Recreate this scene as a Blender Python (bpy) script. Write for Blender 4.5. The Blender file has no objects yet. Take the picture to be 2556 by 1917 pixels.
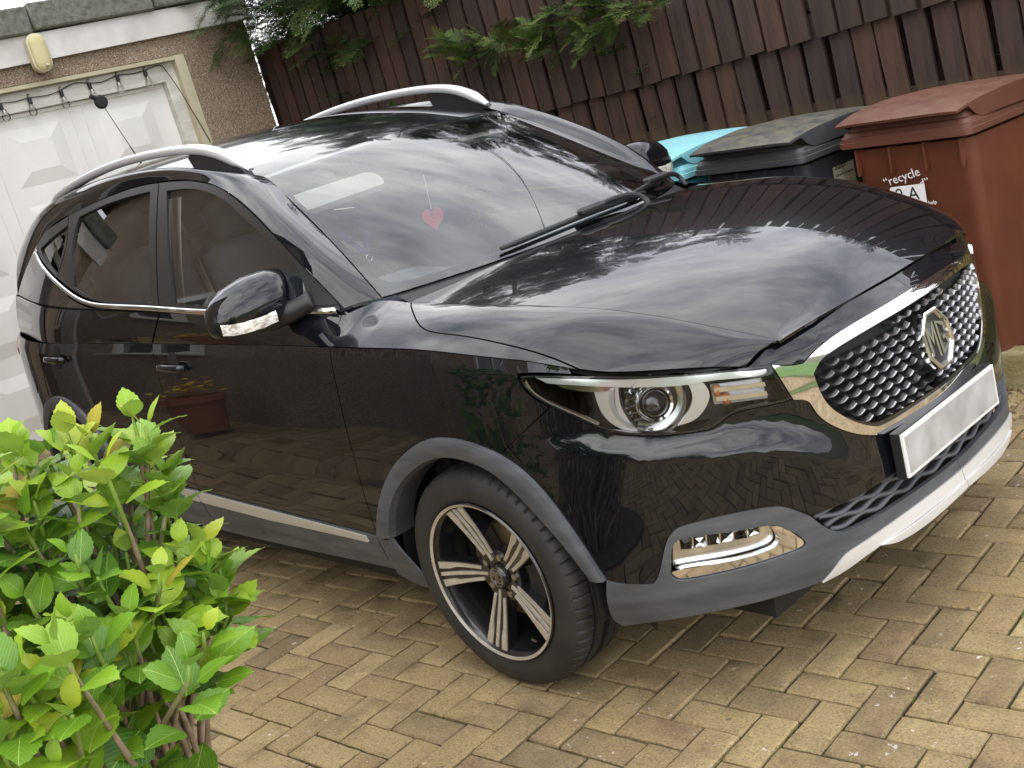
import bpy, bmesh, math, random
import numpy as np
from mathutils import Matrix, Vector, Quaternion
from mathutils.geometry import delaunay_2d_cdt

# ------------------------------------------------------------------ camera, sky, sun, exposure
scene = bpy.context.scene
COL = scene.collection
# the drive falls about 4 degrees away from the garage: GM turns the drive's own frame
# (x = car forward, y = car left, z = normal of the paving, metres) into the upright world
GM = np.array([[.997386, .000839, .072255], [0, .999933, -.011617], [-.07226, .011586, .997319]])
MG4 = Matrix([list(GM[0])+[0], list(GM[1])+[0], list(GM[2])+[0], [0, 0, 0, 1]])
cam_d = bpy.data.cameras.new('camera'); cam = bpy.data.objects.new('camera', cam_d); COL.objects.link(cam)
RC = [[.66201, .69601, -.27805], [-.03971, -.3379, -.94035], [-.74845, .63356, -.19605]]
cam.matrix_world = Matrix(((RC[0][0], -RC[1][0], -RC[2][0], 2.3536), (RC[0][1], -RC[1][1], -RC[2][1], -2.573), (RC[0][2], -RC[1][2], -RC[2][2], 1.3769), (0, 0, 0, 1)))
cam_d.sensor_width = 36; cam_d.lens = 40.5; cam_d.clip_start = .05; cam_d.clip_end = 2000
scene.camera = cam
SUN_EL, SUN_AZ = math.radians(48), math.radians(-62)     # azimuth of the sun measured from +x towards +y
w = bpy.data.worlds.new('World'); scene.world = w; w.use_nodes = True
nt = w.node_tree; nt.nodes.clear()
out = nt.nodes.new('ShaderNodeOutputWorld'); bg = nt.nodes.new('ShaderNodeBackground')
sky = nt.nodes.new('ShaderNodeTexSky'); sky.sky_type = 'NISHITA'; sky.sun_disc = False
sky.sun_elevation = SUN_EL; sky.sun_rotation = math.pi/2-SUN_AZ; sky.air_density = 1; sky.dust_density = 1.5
# broken cloud over the blue sky
tc = nt.nodes.new('ShaderNodeTexCoord'); mp = nt.nodes.new('ShaderNodeMapping'); mp.inputs['Scale'].default_value = (1, 1, 2.2)
n1 = nt.nodes.new('ShaderNodeTexNoise'); n1.inputs['Scale'].default_value = 1.7; n1.inputs['Detail'].default_value = 9; n1.inputs['Roughness'].default_value = .58; n1.inputs['Distortion'].default_value = .35
n2 = nt.nodes.new('ShaderNodeTexNoise'); n2.inputs['Scale'].default_value = 3.1; n2.inputs['Detail'].default_value = 8; n2.inputs['Roughness'].default_value = .6
cr = nt.nodes.new('ShaderNodeValToRGB'); cr.color_ramp.elements[0].position = .24; cr.color_ramp.elements[1].position = .52
cc = nt.nodes.new('ShaderNodeValToRGB'); cc.color_ramp.elements[0].position = .30; cc.color_ramp.elements[0].color = (8.8, 9.1, 10.8, 1); cc.color_ramp.elements[1].position = .70; cc.color_ramp.elements[1].color = (24, 23.7, 23.2, 1)
mx = nt.nodes.new('ShaderNodeMixRGB')
nt.links.new(tc.outputs['Generated'], mp.inputs['Vector']); nt.links.new(mp.outputs[0], n1.inputs['Vector']); nt.links.new(mp.outputs[0], n2.inputs['Vector'])
nt.links.new(n1.outputs['Fac'], cr.inputs['Fac']); nt.links.new(n2.outputs['Fac'], cc.inputs['Fac'])
nt.links.new(cr.outputs['Color'], mx.inputs['Fac']); nt.links.new(sky.outputs['Color'], mx.inputs['Color1']); nt.links.new(cc.outputs['Color'], mx.inputs['Color2'])
nt.links.new(mx.outputs['Color'], bg.inputs['Color']); bg.inputs['Strength'].default_value = .115
nt.links.new(bg.outputs[0], out.inputs['Surface'])
sun_d = bpy.data.lights.new('sun', 'SUN'); sun_d.energy = .6; sun_d.angle = math.radians(60); sun_d.color = (1, .95, .87)
sun = bpy.data.objects.new('sun', sun_d); COL.objects.link(sun)
sd = Vector((math.cos(SUN_EL)*math.cos(SUN_AZ), math.cos(SUN_EL)*math.sin(SUN_AZ), math.sin(SUN_EL)))
sun.rotation_euler = sd.to_track_quat('Z', 'Y').to_euler(); sun.location = (0, -3, 8)
vs = scene.view_settings; vs.view_transform = 'Standard'; vs.look = 'None'; vs.gamma = 1; vs.exposure = .48; vs.use_curve_mapping = False
random.seed(7); rng = np.random.default_rng(7)

# ------------------------------------------------------------------ helpers
SLOPED = []      # top-level objects built in the frame of the sloping drive
def tag(o, label=None, cat=None, group=None, kind=None):
    if label: o['label'] = label
    if cat: o['category'] = cat
    if group: o['group'] = group
    if kind: o['kind'] = kind
    return o
def empty(name, loc=(0, 0, 0), label=None, cat=None, group=None, sloped=True):
    o = bpy.data.objects.new(name, None); o.location = loc; o.empty_display_size = .1; COL.objects.link(o)
    if sloped: SLOPED.append(o)
    return tag(o, label, cat, group)
def mesh(name, V, F, mats, N=None, MI=None, smooth=True):
    me = bpy.data.meshes.new(name)
    me.from_pydata([tuple(map(float, v)) for v in V], [], [tuple(int(i) for i in f) for f in F])
    for m in (mats if isinstance(mats, (list, tuple)) else [mats]): me.materials.append(m)
    if MI is not None: me.polygons.foreach_set('material_index', np.asarray(MI, np.int32))
    me.polygons.foreach_set('use_smooth', np.full(len(me.polygons), bool(smooth)))
    me.update()
    if N is not None: me.normals_split_custom_set([tuple(map(float, n)) for n in N])
    return me
def obj(name, me, parent=None, sloped=True):
    o = bpy.data.objects.new(name, me); COL.objects.link(o)
    if parent is not None: o.parent = parent
    elif sloped: SLOPED.append(o)
    return o
class MB:
    """collects simple solids into one mesh"""
    def __init__(s): s.V = []; s.F = []; s.M = []
    def add(s, V, F, m=0):
        k = len(s.V); s.V += [tuple(v) for v in V]; s.F += [tuple(i+k for i in f) for f in F]; s.M += [m]*len(F); return s
    def box(s, c, d, m=0, R=None, bev=0):
        x, y, z = d[0]/2, d[1]/2, d[2]/2
        if bev > 0:
            b = bev; V = []; F = []
            pr = [(x-b, y), (x, y-b), (x, -y+b), (x-b, -y), (-x+b, -y), (-x, -y+b), (-x, y-b), (-x+b, y)]
            pi = [(x-b, y-b)]*2+[(x-b, -y+b)]*2+[(-x+b, -y+b)]*2+[(-x+b, y-b)]*2
            for zz, p in ((-z, pi), (-z+b, pr), (z-b, pr), (z, pi)): V += [(a[0], a[1], zz) for a in p]
            for r in range(3):
                for i in range(8): j = (i+1) % 8; F.append((r*8+j, r*8+i, (r+1)*8+i, (r+1)*8+j))
            F.append(tuple(range(8))); F.append(tuple(range(31, 23, -1)))
        else:
            V = [(a, b_, c_) for a in (-x, x) for b_ in (-y, y) for c_ in (-z, z)]
            F = [(0, 1, 3, 2), (4, 6, 7, 5), (0, 4, 5, 1), (2, 3, 7, 6), (0, 2, 6, 4), (1, 5, 7, 3)]
        V = np.array(V)
        if R is not None: V = V@np.array(R).T
        return s.add(V+np.array(c), F, m)
    def tube(s, pts, r, n=8, m=0, cap=True, flat=None):
        pts = np.array(pts, float); k = len(pts); rs = np.full(k, r) if np.isscalar(r) else np.array(r)
        T = np.gradient(pts, axis=0); T /= np.linalg.norm(T, axis=1)[:, None]+1e-12
        up = np.array([0, 0, 1.]) if abs(T[0][2]) < .9 else np.array([1., 0, 0])
        V = []; F = []
        a = np.cross(T[0], up); a /= np.linalg.norm(a)
        for i in range(k):
            a = a-T[i]*(a@T[i]); a /= np.linalg.norm(a); b = np.cross(T[i], a)
            for j in range(n):
                t = 2*math.pi*j/n; V.append(pts[i]+rs[i]*(a*math.cos(t)*(flat or 1)+b*math.sin(t)))
        for i in range(k-1):
            for j in range(n):
                q = (j+1) % n; F.append((i*n+j, i*n+q, (i+1)*n+q, (i+1)*n+j))
        if cap: F.append(tuple(range(n-1, -1, -1))); F.append(tuple((k-1)*n+j for j in range(n)))
        return s.add(V, F, m)
    def prism(s, poly, a, b, m=0, ax=1):
        """polygon (2-D) extruded along axis ax from a to b"""
        n = len(poly); V = []
        for h in (a, b):
            for p in poly: v = [p[0], p[1]]; v.insert(ax, h); V.append(v)
        F = [tuple(range(n)), tuple(range(2*n-1, n-1, -1))]+[((i+1) % n, i, n+i, n+(i+1) % n) for i in range(n)]
        if (b-a > 0) == (ax == 1):
            F = [f[::-1] for f in F]
        return s.add(V, [f[::-1] for f in F], m)
    def lathe(s, prof, n=48, ax='y', c=(0, 0, 0), m=0, closed=False):
        V = []; F = []; k = len(prof)
        for i in range(n):
            t = 2*math.pi*i/n
            for r, h in prof:
                p = (r*math.cos(t), h, r*math.sin(t)) if ax == 'y' else ((r*math.cos(t), r*math.sin(t), h) if ax == 'z' else (h, r*math.cos(t), r*math.sin(t)))
                V.append((p[0]+c[0], p[1]+c[1], p[2]+c[2]))
        for i in range(n):
            j = (i+1) % n
            for q in range(k if closed else k-1):
                z_ = (q+1) % k; F.append((i*k+q, j*k+q, j*k+z_, i*k+z_))
        return s.add(V, F, m)
    def build(s, name, mats, parent=None, smooth=False, sloped=True, angle=None, mirror=False):
        V = np.array(s.V); F = s.F
        if mirror: V = V*[1, -1, 1]; F = [f[::-1] for f in F]
        me = mesh(name, V, F, mats, MI=s.M, smooth=smooth or angle is not None)
        bm = bmesh.new(); bm.from_mesh(me); bmesh.ops.recalc_face_normals(bm, faces=bm.faces)
        if angle is not None:
            for e in bm.edges:
                if len(e.link_faces) == 2 and e.calc_face_angle(0) > math.radians(angle): e.smooth = False
        bm.to_mesh(me); bm.free()
        return obj(name, me, parent, sloped)

# ------------------------------------------------------------------ materials
def mat(name, col=(.5, .5, .5), rough=.5, metal=0, **kw):
    m = bpy.data.materials.new(name); m.use_nodes = True
    b = m.node_tree.nodes['Principled BSDF']
    b.inputs['Base Color'].default_value = (*col, 1); b.inputs['Roughness'].default_value = rough; b.inputs['Metallic'].default_value = metal
    for k, v in kw.items(): b.inputs[k].default_value = v
    m.diffuse_color = (*col, 1)
    return m
def nodes(m): return m.node_tree.nodes, m.node_tree.links, m.node_tree.nodes['Principled BSDF']
def noise(m, scale, detail=4, rough=.55, coord='Object', stretch=None, dist=0):
    N, Lk, b = nodes(m); t = N.new('ShaderNodeTexCoord'); x = N.new('ShaderNodeTexNoise')
    x.inputs['Scale'].default_value = scale; x.inputs['Detail'].default_value = detail; x.inputs['Roughness'].default_value = rough; x.inputs['Distortion'].default_value = dist
    if stretch:
        p = N.new('ShaderNodeMapping'); p.inputs['Scale'].default_value = stretch; Lk.new(t.outputs[coord], p.inputs['Vector']); Lk.new(p.outputs[0], x.inputs['Vector'])
    else: Lk.new(t.outputs[coord], x.inputs['Vector'])
    return x.outputs['Fac']
def ramp(m, fac, stops):
    N, Lk, b = nodes(m); r = N.new('ShaderNodeValToRGB'); e = r.color_ramp.elements
    while len(e) < len(stops): e.new(.5)
    for q, (p, c) in zip(e, stops): q.position = p; q.color = (*c, 1) if len(c) == 3 else c
    Lk.new(fac, r.inputs['Fac']); return r.outputs['Color']
def mixc(m, fac, a, b_, mode='MIX'):
    N, Lk, b = nodes(m); x = N.new('ShaderNodeMixRGB'); x.blend_type = mode
    for s, v in (('Fac', fac), ('Color1', a), ('Color2', b_)):
        if hasattr(v, 'is_linked') or hasattr(v, 'links'): Lk.new(v, x.inputs[s])
        else: x.inputs[s].default_value = v if np.isscalar(v) else (*v, 1)
    return x.outputs['Color']
def setc(m, sock): nodes(m)[1].new(sock, nodes(m)[2].inputs['Base Color'])
def setr(m, sock, a, b_):
    N, Lk, b = nodes(m); x = N.new('ShaderNodeMapRange'); x.inputs['To Min'].default_value = a; x.inputs['To Max'].default_value = b_
    Lk.new(sock, x.inputs['Value']); Lk.new(x.outputs[0], b.inputs['Roughness'])
def bump(m, sock, strength=.3, dist=.01):
    N, Lk, b = nodes(m); x = N.new('ShaderNodeBump'); x.inputs['Strength'].default_value = strength; x.inputs['Distance'].default_value = dist
    Lk.new(sock, x.inputs['Height']); Lk.new(x.outputs[0], b.inputs['Normal'])
def objrand(m):
    N, Lk, b = nodes(m); x = N.new('ShaderNodeObjectInfo'); return x.outputs['Random']
def glassmat(name, tint=(1, 1, 1), ior=1.5, rough=0.0, dark=None):
    m = bpy.data.materials.new(name); m.use_nodes = True; N = m.node_tree.nodes; Lk = m.node_tree.links; N.clear()
    o = N.new('ShaderNodeOutputMaterial'); t = N.new('ShaderNodeBsdfTransparent'); t.inputs['Color'].default_value = (*tint, 1)
    g = N.new('ShaderNodeBsdfGlossy'); g.inputs['Roughness'].default_value = rough; g.inputs['Color'].default_value = (1, 1, 1, 1)
    f = N.new('ShaderNodeFresnel'); f.inputs['IOR'].default_value = ior; x = N.new('ShaderNodeMixShader')
    Lk.new(f.outputs[0], x.inputs[0]); Lk.new(t.outputs[0], x.inputs[1]); Lk.new(g.outputs[0], x.inputs[2]); Lk.new(x.outputs[0], o.inputs['Surface'])
    return m
M = {}
# car
m = M['paint'] = mat('black_paint', (.0035, .004, .006), .25, 0, **{'Coat Weight': 1.0, 'Coat Roughness': .012, 'Coat IOR': 1.55, 'Specular IOR Level': .04})
spk = ramp(m, noise(m, 330, 1, .5), [(.70, (0, 0, 0)), (.77, (1, 1, 1))])
setc(m, mixc(m, mixc(m, 1.0, spk, ramp(m, noise(m, 2.2, 3), [(.42, (.0, .0, .0)), (.75, (.55, .55, .55))]), 'MULTIPLY'), (.0035, .004, .006), (.05, .045, .038)))
setr(m, noise(m, 3.5, 5), .16, .30)
bump(m, noise(m, 2.6, 1, .4), .02, .01)
M['satin'] = mat('satin_black', (.014, .014, .014), .38)
m = M['plastic'] = mat('grey_plastic', (.06, .062, .066), .5)
setc(m, ramp(m, noise(m, 5, 5, .6, stretch=(1, 1, 5)), [(.3, (.046, .049, .055)), (.7, (.092, .096, .104))])); bump(m, noise(m, 700, 2), .12, .001)
M['blackplastic'] = mat('black_plastic', (.012, .012, .013), .45)
M['gap'] = mat('shadow_black', (.004, .004, .004), .7)  # near-black: shade painted into gaps and recesses, plus plain black parts
M['chrome'] = mat('chrome', (.82, .82, .83), .05, 1)
M['satinchrome'] = mat('satin_chrome', (.42, .42, .43), .28, 1)
M['silver'] = mat('silver_paint', (.60, .61, .63), .3, .75, **{'Coat Weight': .5, 'Coat Roughness': .1})
M['railsilver'] = mat('brushed_rail', (.70, .72, .75), .34, .6)
m = M['skid'] = mat('skid_silver', (.62, .61, .59), .45, .25)
m = M['sillsilver'] = mat('sill_silver', (.55, .53, .48), .38, .5)
M['glass'] = glassmat('window_glass', (.90, .92, .91), 1.8)
M['wglass'] = glassmat('windscreen_glass', (.82, .86, .85), 1.85)
M['lens'] = glassmat('lamp_lens', (.95, .96, .96), 1.5)
M['frit'] = mat('ceramic_frit', (.006, .006, .008), .2, 0, **{'Coat Weight': 1.0, 'Coat Roughness': .02})
m = M['rubber'] = mat('tyre_rubber', (.017, .016, .016), .62)
setc(m, ramp(m, noise(m, 9, 5), [(.3, (.013, .013, .013)), (.75, (.034, .031, .028))]))
M['wblack'] = mat('wheel_black', (.010, .010, .011), .22, 0, **{'Coat Weight': .6, 'Coat Roughness': .08})
m = M['machined'] = mat('machined_alloy', (.62, .59, .54), .32, .7)
setc(m, ramp(m, noise(m, 60, 6, .7), [(.35, (.60, .56, .49)), (.58, (.72, .69, .63)), (.66, (.80, .79, .78))])); setr(m, noise(m, 60, 4, .7), .22, .5)
m = M['disc'] = mat('brake_disc', (.34, .25, .15), .42, .85)
M['lampblack'] = mat('lamp_black', (.012, .012, .012), .25)
M['lampsilver'] = mat('lamp_reflector', (.78, .79, .80), .12, 1)
M['lampwhite'] = mat('lamp_satin_reflector', (.80, .81, .82), .22, .55)
M['lampgrey'] = mat('lamp_grey_plastic', (.45, .45, .44), .3, .3)
M['amber'] = mat('amber_bulb', (.75, .30, .10), .25, 0, **{'Transmission Weight': .3})
M['redlens'] = mat('red_tail_lens', (.30, .012, .012), .12, 0, **{'Coat Weight': 1.0})
m = M['plate'] = mat('plate_white', (.74, .74, .73), .35)
m = M['plategrey'] = mat('plate_grey_field', (.44, .435, .43), .35)
setc(m, ramp(m, noise(m, 9, 2, stretch=(1, 1, 1)), [(.3, (.27, .265, .26)), (.7, (.50, .495, .49))]))
M['trimgrey'] = mat('interior_light_grey', (.50, .50, .46), .8)
M['dash'] = mat('dashboard_dark', (.13, .15, .18), .6)  # bluish lift in the base colour stands for reflected sky
M['seat'] = mat('seat_fabric', (.11, .12, .14), .85)  # blue-grey base colour includes the sky haze over the seats
M['leather'] = mat('wheel_leather', (.02, .02, .022), .5)
M['cream'] = mat('cream_cover', (.55, .52, .45), .8)
M['pink'] = mat('pink_card', (.80, .10, .16), .6)
M['white'] = mat('white_plain', (.75, .75, .74), .5)
M['purple'] = mat('purple_ribbon', (.09, .035, .22), .7)
M['ink'] = mat('dark_ink', (.02, .02, .025), .6)
m = M['repeater'] = mat('repeater_lens', (.70, .68, .64), .12, .2, **{'Coat Weight': 1.0})
setc(m, ramp(m, noise(m, 120, 1, stretch=(1, .3, 1)), [(.45, (.82, .81, .78)), (.6, (.45, .40, .34))]))
# ------------------------------------------------------------------ body surfaces of the car (right-hand half)
class Spl:
    """natural cubic spline through knots (vector valued)"""
    def __init__(s, x, Y):
        s.x = x = np.asarray(x, float); s.Y = Y = np.asarray(Y, float)
        if Y.ndim == 1: s.Y = Y = Y[:, None]; s.flat = True
        else: s.flat = False
        n = len(x); h = np.diff(x); A = np.eye(n); b = np.zeros((n, Y.shape[1]))
        for i in range(1, n-1):
            A[i, i-1] = h[i-1]; A[i, i] = 2*(h[i-1]+h[i]); A[i, i+1] = h[i]
            b[i] = 6*((Y[i+1]-Y[i])/h[i]-(Y[i]-Y[i-1])/h[i-1])
        s.M = np.linalg.solve(A, b); s.h = h
    def __call__(s, t):
        t = np.asarray(t, float); sh = t.shape; t = t.ravel()
        i = np.clip(np.searchsorted(s.x, t)-1, 0, len(s.h)-1)
        h = s.h[i][:, None]; a = (s.x[i+1]-t)[:, None]; b = (t-s.x[i])[:, None]
        M0, M1, y0, y1 = s.M[i], s.M[i+1], s.Y[i], s.Y[i+1]
        r = M0*a**3/(6*h)+M1*b**3/(6*h)+(y0/h-M0*h/6)*a+(y1/h-M1*h/6)*b
        return r[:, 0].reshape(sh) if s.flat else r.reshape(sh+(r.shape[1],))

def pch(x, y, t):
    """monotone cubic, vectorised; x,y may be (n,) or (n,k) with t (k,)"""
    x = np.asarray(x, float); y = np.asarray(y, float); t = np.asarray(t, float)
    if x.ndim == 1: x = np.repeat(x[:, None], t.size, 1)
    if y.ndim == 1: y = np.repeat(y[:, None], t.size, 1)
    sh = t.shape; t = t.ravel(); n = len(x)
    h = np.diff(x, axis=0); d = np.diff(y, axis=0)/h
    m = np.zeros_like(y); m[0] = d[0]; m[-1] = d[-1]
    for i in range(1, n-1):
        w1 = 2*h[i]+h[i-1]; w2 = h[i]+2*h[i-1]
        with np.errstate(all='ignore'):
            mm = (w1+w2)/(w1/d[i-1]+w2/d[i])
        m[i] = np.where(d[i-1]*d[i] > 0, mm, 0)
    i = np.zeros(t.size, int)
    for k in range(1, n-1): i = np.where(t >= x[k], k, i)
    c = np.arange(t.size); hh = h[i, c]; u = (t-x[i, c])/hh
    uc = np.clip(u, 0, 1)
    r = ((1+2*uc)*(1-uc)**2*y[i, c]+uc*(1-uc)**2*hh*m[i, c]+uc*uc*(3-2*uc)*y[i+1, c]+uc*uc*(uc-1)*hh*m[i+1, c])
    r += np.where(u < 0, (u)*hh*m[i, c], 0)+np.where(u > 1, (u-1)*hh*m[i+1, c], 0)
    return r.reshape(sh)

PLAN = [(-3.33,0),(-3.315,-.3),(-3.26,-.55),(-3.13,-.735),(-2.9,-.825),(-2.52,-.857),(-2.0,-.860),(-1.4,-.862),(-.8,-.862),(-.4,-.864),(0,-.866),
        (.2,-.852),(.33,-.824),(.44,-.783),(.53,-.735),(.61,-.675),(.68,-.605),(.74,-.515),(.79,-.415),(.828,-.30),(.852,-.15),(.860,0)]
_P = np.array(PLAN); _P2 = np.vstack([_P[2:0:-1]*[1,-1], _P, _P[-2:-5:-1]*[1,-1]])
_s = np.r_[0, np.cumsum(np.linalg.norm(np.diff(_P2, axis=0), axis=1))]; _s -= _s[2]
PS = Spl(_s, _P2); SK = _s[2:2+len(PLAN)]; SMAX = SK[-1]
def sx(x):
    """arc parameter of the plan outline at a given x on the side / front corner"""
    return np.interp(x, _P[:, 0], SK)
ROWX = [-3.33,-3.13,-2.52,-1.4,-.75,-.25,0,.17,.33,.44,.53,.61,.68,.715,.74,.79,.828,.86]
ROWS = [ # z,offset from the top crease down to the bottom edge
 [(0.985,-0.03),(0.94,-0.012),(0.8,0),(0.7,0.004),(0.6,0.01),(0.592,0.0112),(0.48,0.01),(0.4,0),(0.28,-0.05)],
 [(0.985,-0.03),(0.94,-0.012),(0.8,0),(0.7,0.004),(0.6,0.01),(0.592,0.0112),(0.48,0.01),(0.4,0),(0.28,-0.05)],
 [(0.968,-0.022),(0.925,-0.011),(0.8,0.004),(0.68,0.01),(0.57,0.012),(0.562,0.0132),(0.46,0.012),(0.4,0.01),(0.26,-0.02)],
 [(0.97,-0.02),(0.925,-0.009),(0.8,0.004),(0.68,0.009),(0.56,0.011),(0.552,0.0122),(0.44,0.012),(0.4,0.01),(0.26,-0.02)],
 [(0.968,-0.019),(0.925,-0.008),(0.8,0.004),(0.68,0.009),(0.56,0.011),(0.552,0.0122),(0.44,0.012),(0.4,0.01),(0.26,-0.02)],
 [(0.964,-0.017),(0.922,-0.006),(0.81,0.004),(0.69,0.008),(0.57,0.011),(0.562,0.0122),(0.45,0.012),(0.4,0.011),(0.26,-0.02)],
 [(0.96,-0.014),(0.92,-0.004),(0.82,0.004),(0.7,0.008),(0.58,0.01),(0.572,0.0112),(0.46,0.013),(0.4,0.012),(0.26,-0.02)],
 [(0.944,-0.013),(0.905,-0.003),(0.815,0.003),(0.73,0.006),(0.645,0.011),(0.637,0.0122),(0.5,0.02),(0.4,0.022),(0.245,-0.012)],
 [(0.92,-0.012),(0.88,-0.001),(0.8,0.002),(0.75,0.004),(0.705,0.014),(0.697,0.0152),(0.54,0.03),(0.39,0.034),(0.225,0)],
 [(0.89,-0.008),(0.85,0),(0.79,0.002),(0.735,0.004),(0.7,0.024),(0.692,0.0252),(0.52,0.036),(0.37,0.038),(0.205,0)],
 [(0.872,0),(0.83,0.002),(0.77,0.005),(0.716,0.008),(0.682,0.038),(0.674,0.0392),(0.51,0.044),(0.355,0.04),(0.195,0)],
 [(0.857,0),(0.82,0.004),(0.76,0.007),(0.707,0.009),(0.668,0.044),(0.66,0.0452),(0.5,0.047),(0.345,0.042),(0.19,0)],
 [(0.838,0),(0.81,0.004),(0.755,0.007),(0.7,0.009),(0.65,0.046),(0.642,0.0472),(0.49,0.046),(0.335,0.042),(0.185,0)],
 [(0.822,-0.002),(0.8,0.004),(0.748,0.007),(0.692,0.01),(0.634,0.045),(0.626,0.0462),(0.485,0.044),(0.33,0.041),(0.183,-0.004)],
 [(0.838,-0.018),(0.8,0.003),(0.74,0.007),(0.68,0.012),(0.615,0.042),(0.607,0.0432),(0.48,0.042),(0.325,0.04),(0.18,-0.01)],
 [(0.856,-0.052),(0.81,-0.006),(0.73,0.004),(0.63,0.012),(0.55,0.03),(0.542,0.0312),(0.46,0.034),(0.315,0.038),(0.18,-0.015)],
 [(0.862,-0.066),(0.81,-0.012),(0.73,0.002),(0.62,0.006),(0.5,0.016),(0.492,0.0172),(0.43,0.02),(0.305,0.034),(0.18,-0.02)],
 [(0.866,-0.076),(0.81,-0.014),(0.73,0),(0.62,0.003),(0.5,0.008),(0.492,0.0092),(0.43,0.012),(0.3,0.03),(0.18,-0.02)]]
_R = np.array(ROWS); _RS = np.interp(ROWX, _P[:, 0], SK)
_k3 = 3; _RX = np.r_[_RS[_k3:], 2*SMAX-_RS[-2:-6:-1]]
_RSP = [[Spl(_RX, np.r_[_R[_k3:, k, c], _R[-2:-6:-1, k, c]]) for c in (0, 1)] for k in range(9)]
def row(k, c, s):
    a = pch(_RS, _R[:, k, c], s); t = np.clip((s-3.2)/.5, 0, 1); t = t*t*(3-2*t)
    return a*(1-t)+_RSP[k][c](np.maximum(s, _RX[0]))*t
def L(s, z):
    """lower body: plan arc s, height z -> right-hand side point"""
    s = np.asarray(s, float).ravel(); z = np.asarray(z, float).ravel()
    p = PS(s); e = 1e-3; t = PS(s+e)-PS(s-e); t /= np.linalg.norm(t, axis=1)[:, None]
    n = np.c_[t[:, 1], -t[:, 0]]
    zr = np.array([row(k, 0, s) for k in range(9)])[::-1]
    of = np.array([row(k, 1, s) for k in range(9)])[::-1]
    o = pch(zr, of, z)
    q = p+n*o[:, None]
    return np.c_[q, z]
def Ltop(s): return row(0, 0, np.asarray(s, float))

# upper band: hood crease / belt line  -> shoulder crease
_HC = np.array([(-3.1,-.685,1.145),(-2.52,-.803,1.12),(-2.0,-.838,1.105),(-1.4,-.838,1.082),(-1.0,-.834,1.066),(-.7,-.812,1.055),(-.5,-.762,1.05),(-.36,-.70,1.046),(-.222,-.693,1.040),(-.045,-.692,1.034),(.104,-.677,1.023),(.234,-.650,1.007),(.350,-.616,.988),(.480,-.575,.957),(.597,-.538,.920),(.694,-.493,.881),(.753,-.464,.856)])
_FX = [-3.1,-2.52,-2.0,-1.4,-1.0,-.7,-.5,-.42,-.30,-.10,.06,.21,.315,.42,.52,.645,.715]
def _fc(xs):
    s = sx(np.array(xs)); return L(s, Ltop(s))
_FC = _fc(_FX)
_TK = np.arange(len(_HC))*1.0
_HS = [Spl(_TK, _HC), Spl(_TK, _FC)]
def U(t, w):
    t = np.asarray(t, float).ravel(); w = np.asarray(w, float).ravel()[:, None]
    a = _HS[0](t); b = _HS[1](t); d = b-a
    n = np.c_[np.zeros(len(t)), d[:, 2], -d[:, 1]]; n /= np.linalg.norm(n, axis=1)[:, None]
    n = n*np.where(n[:, 2:] < 0, -1, 1)
    bul = np.interp(t, [0,5,7,8,12,16], [.006,.006,.010,.014,.016,.010])[:, None]
    return a*(1-w)+b*w+n*bul*4*w*(1-w)

_yc = Spl(_HC[7:, 0], -_HC[7:, 1]); _ze = Spl(_HC[7:, 0], _HC[7:, 2])
_zc = Spl([-.36,-.13,.10,.30,.50,.65,.74,.79], [1.088,1.077,1.058,1.032,.988,.938,.896,.866])
def T(x, y):
    x = np.asarray(x, float).ravel(); y = np.asarray(y, float).ravel()
    c = _zc(x); e = _ze(np.minimum(x, .755)); k = np.abs(y)/_yc(np.minimum(x, .755))
    return np.c_[x, y, c-(c-e)*k**2.3]
_b = Spl([-3.1,-2.6,-2.2,-1.8,-1.4,-1.0,-.7,-.5,-.36], [.712,.80,.830,.840,.840,.836,.812,.762,.70])
def G(x, z):
    x = np.asarray(x, float).ravel(); z = np.asarray(z, float).ravel(); h = z-1.09
    return np.c_[x, -(_b(x)-.44*h-.24*h*np.abs(h)), z]
_rz = Spl([-3.15,-2.9,-2.6,-2.3,-2.0,-1.7,-1.4,-1.2,-1.03,-.95], [1.43,1.497,1.545,1.572,1.582,1.570,1.538,1.503,1.457,1.432])
def RF(x, y):
    x = np.asarray(x, float).ravel(); y = np.asarray(y, float).ravel()
    return np.c_[x, y, _rz(x)-.065*y**2-.12*np.abs(y)**4]
def W(a, b):
    a = np.asarray(a, float).ravel(); b = np.asarray(b, float).ravel(); k = np.abs(a)
    xb = -.165-.214*k**2.4; xt = -.985-.051*k**2
    x = xb*(1-b)+xt*b; y = a*(.684+(.537-.684)*b); z = (1.066-.012*k**2)*(1-b)+(1.458-.021*k**2)*b
    g = 4*b*(1-b)*.022*(1-.3*k*k)
    return np.c_[x+g*.45, y, z+g*.89]

def sm(pts, n=6):
    """smooth open curve through 2-D or 3-D points"""
    p = np.array(pts, float)
    if len(p) < 3: return p
    t = np.r_[0, np.cumsum(np.linalg.norm(np.diff(p, axis=0), axis=1)**.5)]
    k = Spl(t, p); o = []
    for i in range(len(p)-1): o.append(k(np.linspace(t[i], t[i+1], n, endpoint=False)))
    o.append(p[-1:]); return np.vstack(o)
def path(*segs):
    """closed outline: smooth segments meeting at corners"""
    return np.vstack([sm(s)[:-1] if len(s) > 1 else np.array(s, float) for s in segs])
def inpoly(P, Q):
    x, y = Q[:, 0], Q[:, 1]; r = np.zeros(len(Q), bool); n = len(P); j = n-1
    for i in range(n):
        xi, yi = P[i]; xj, yj = P[j]
        c = ((yi > y) != (yj > y)) & (x < (xj-xi)*(y-yi)/(yj-yi+1e-15)+xi); r ^= c; j = i
    return r
def area(P): x, y = P[:, 0], P[:, 1]; return .5*np.sum(x*np.roll(y, -1)-np.roll(x, -1)*y)
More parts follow.
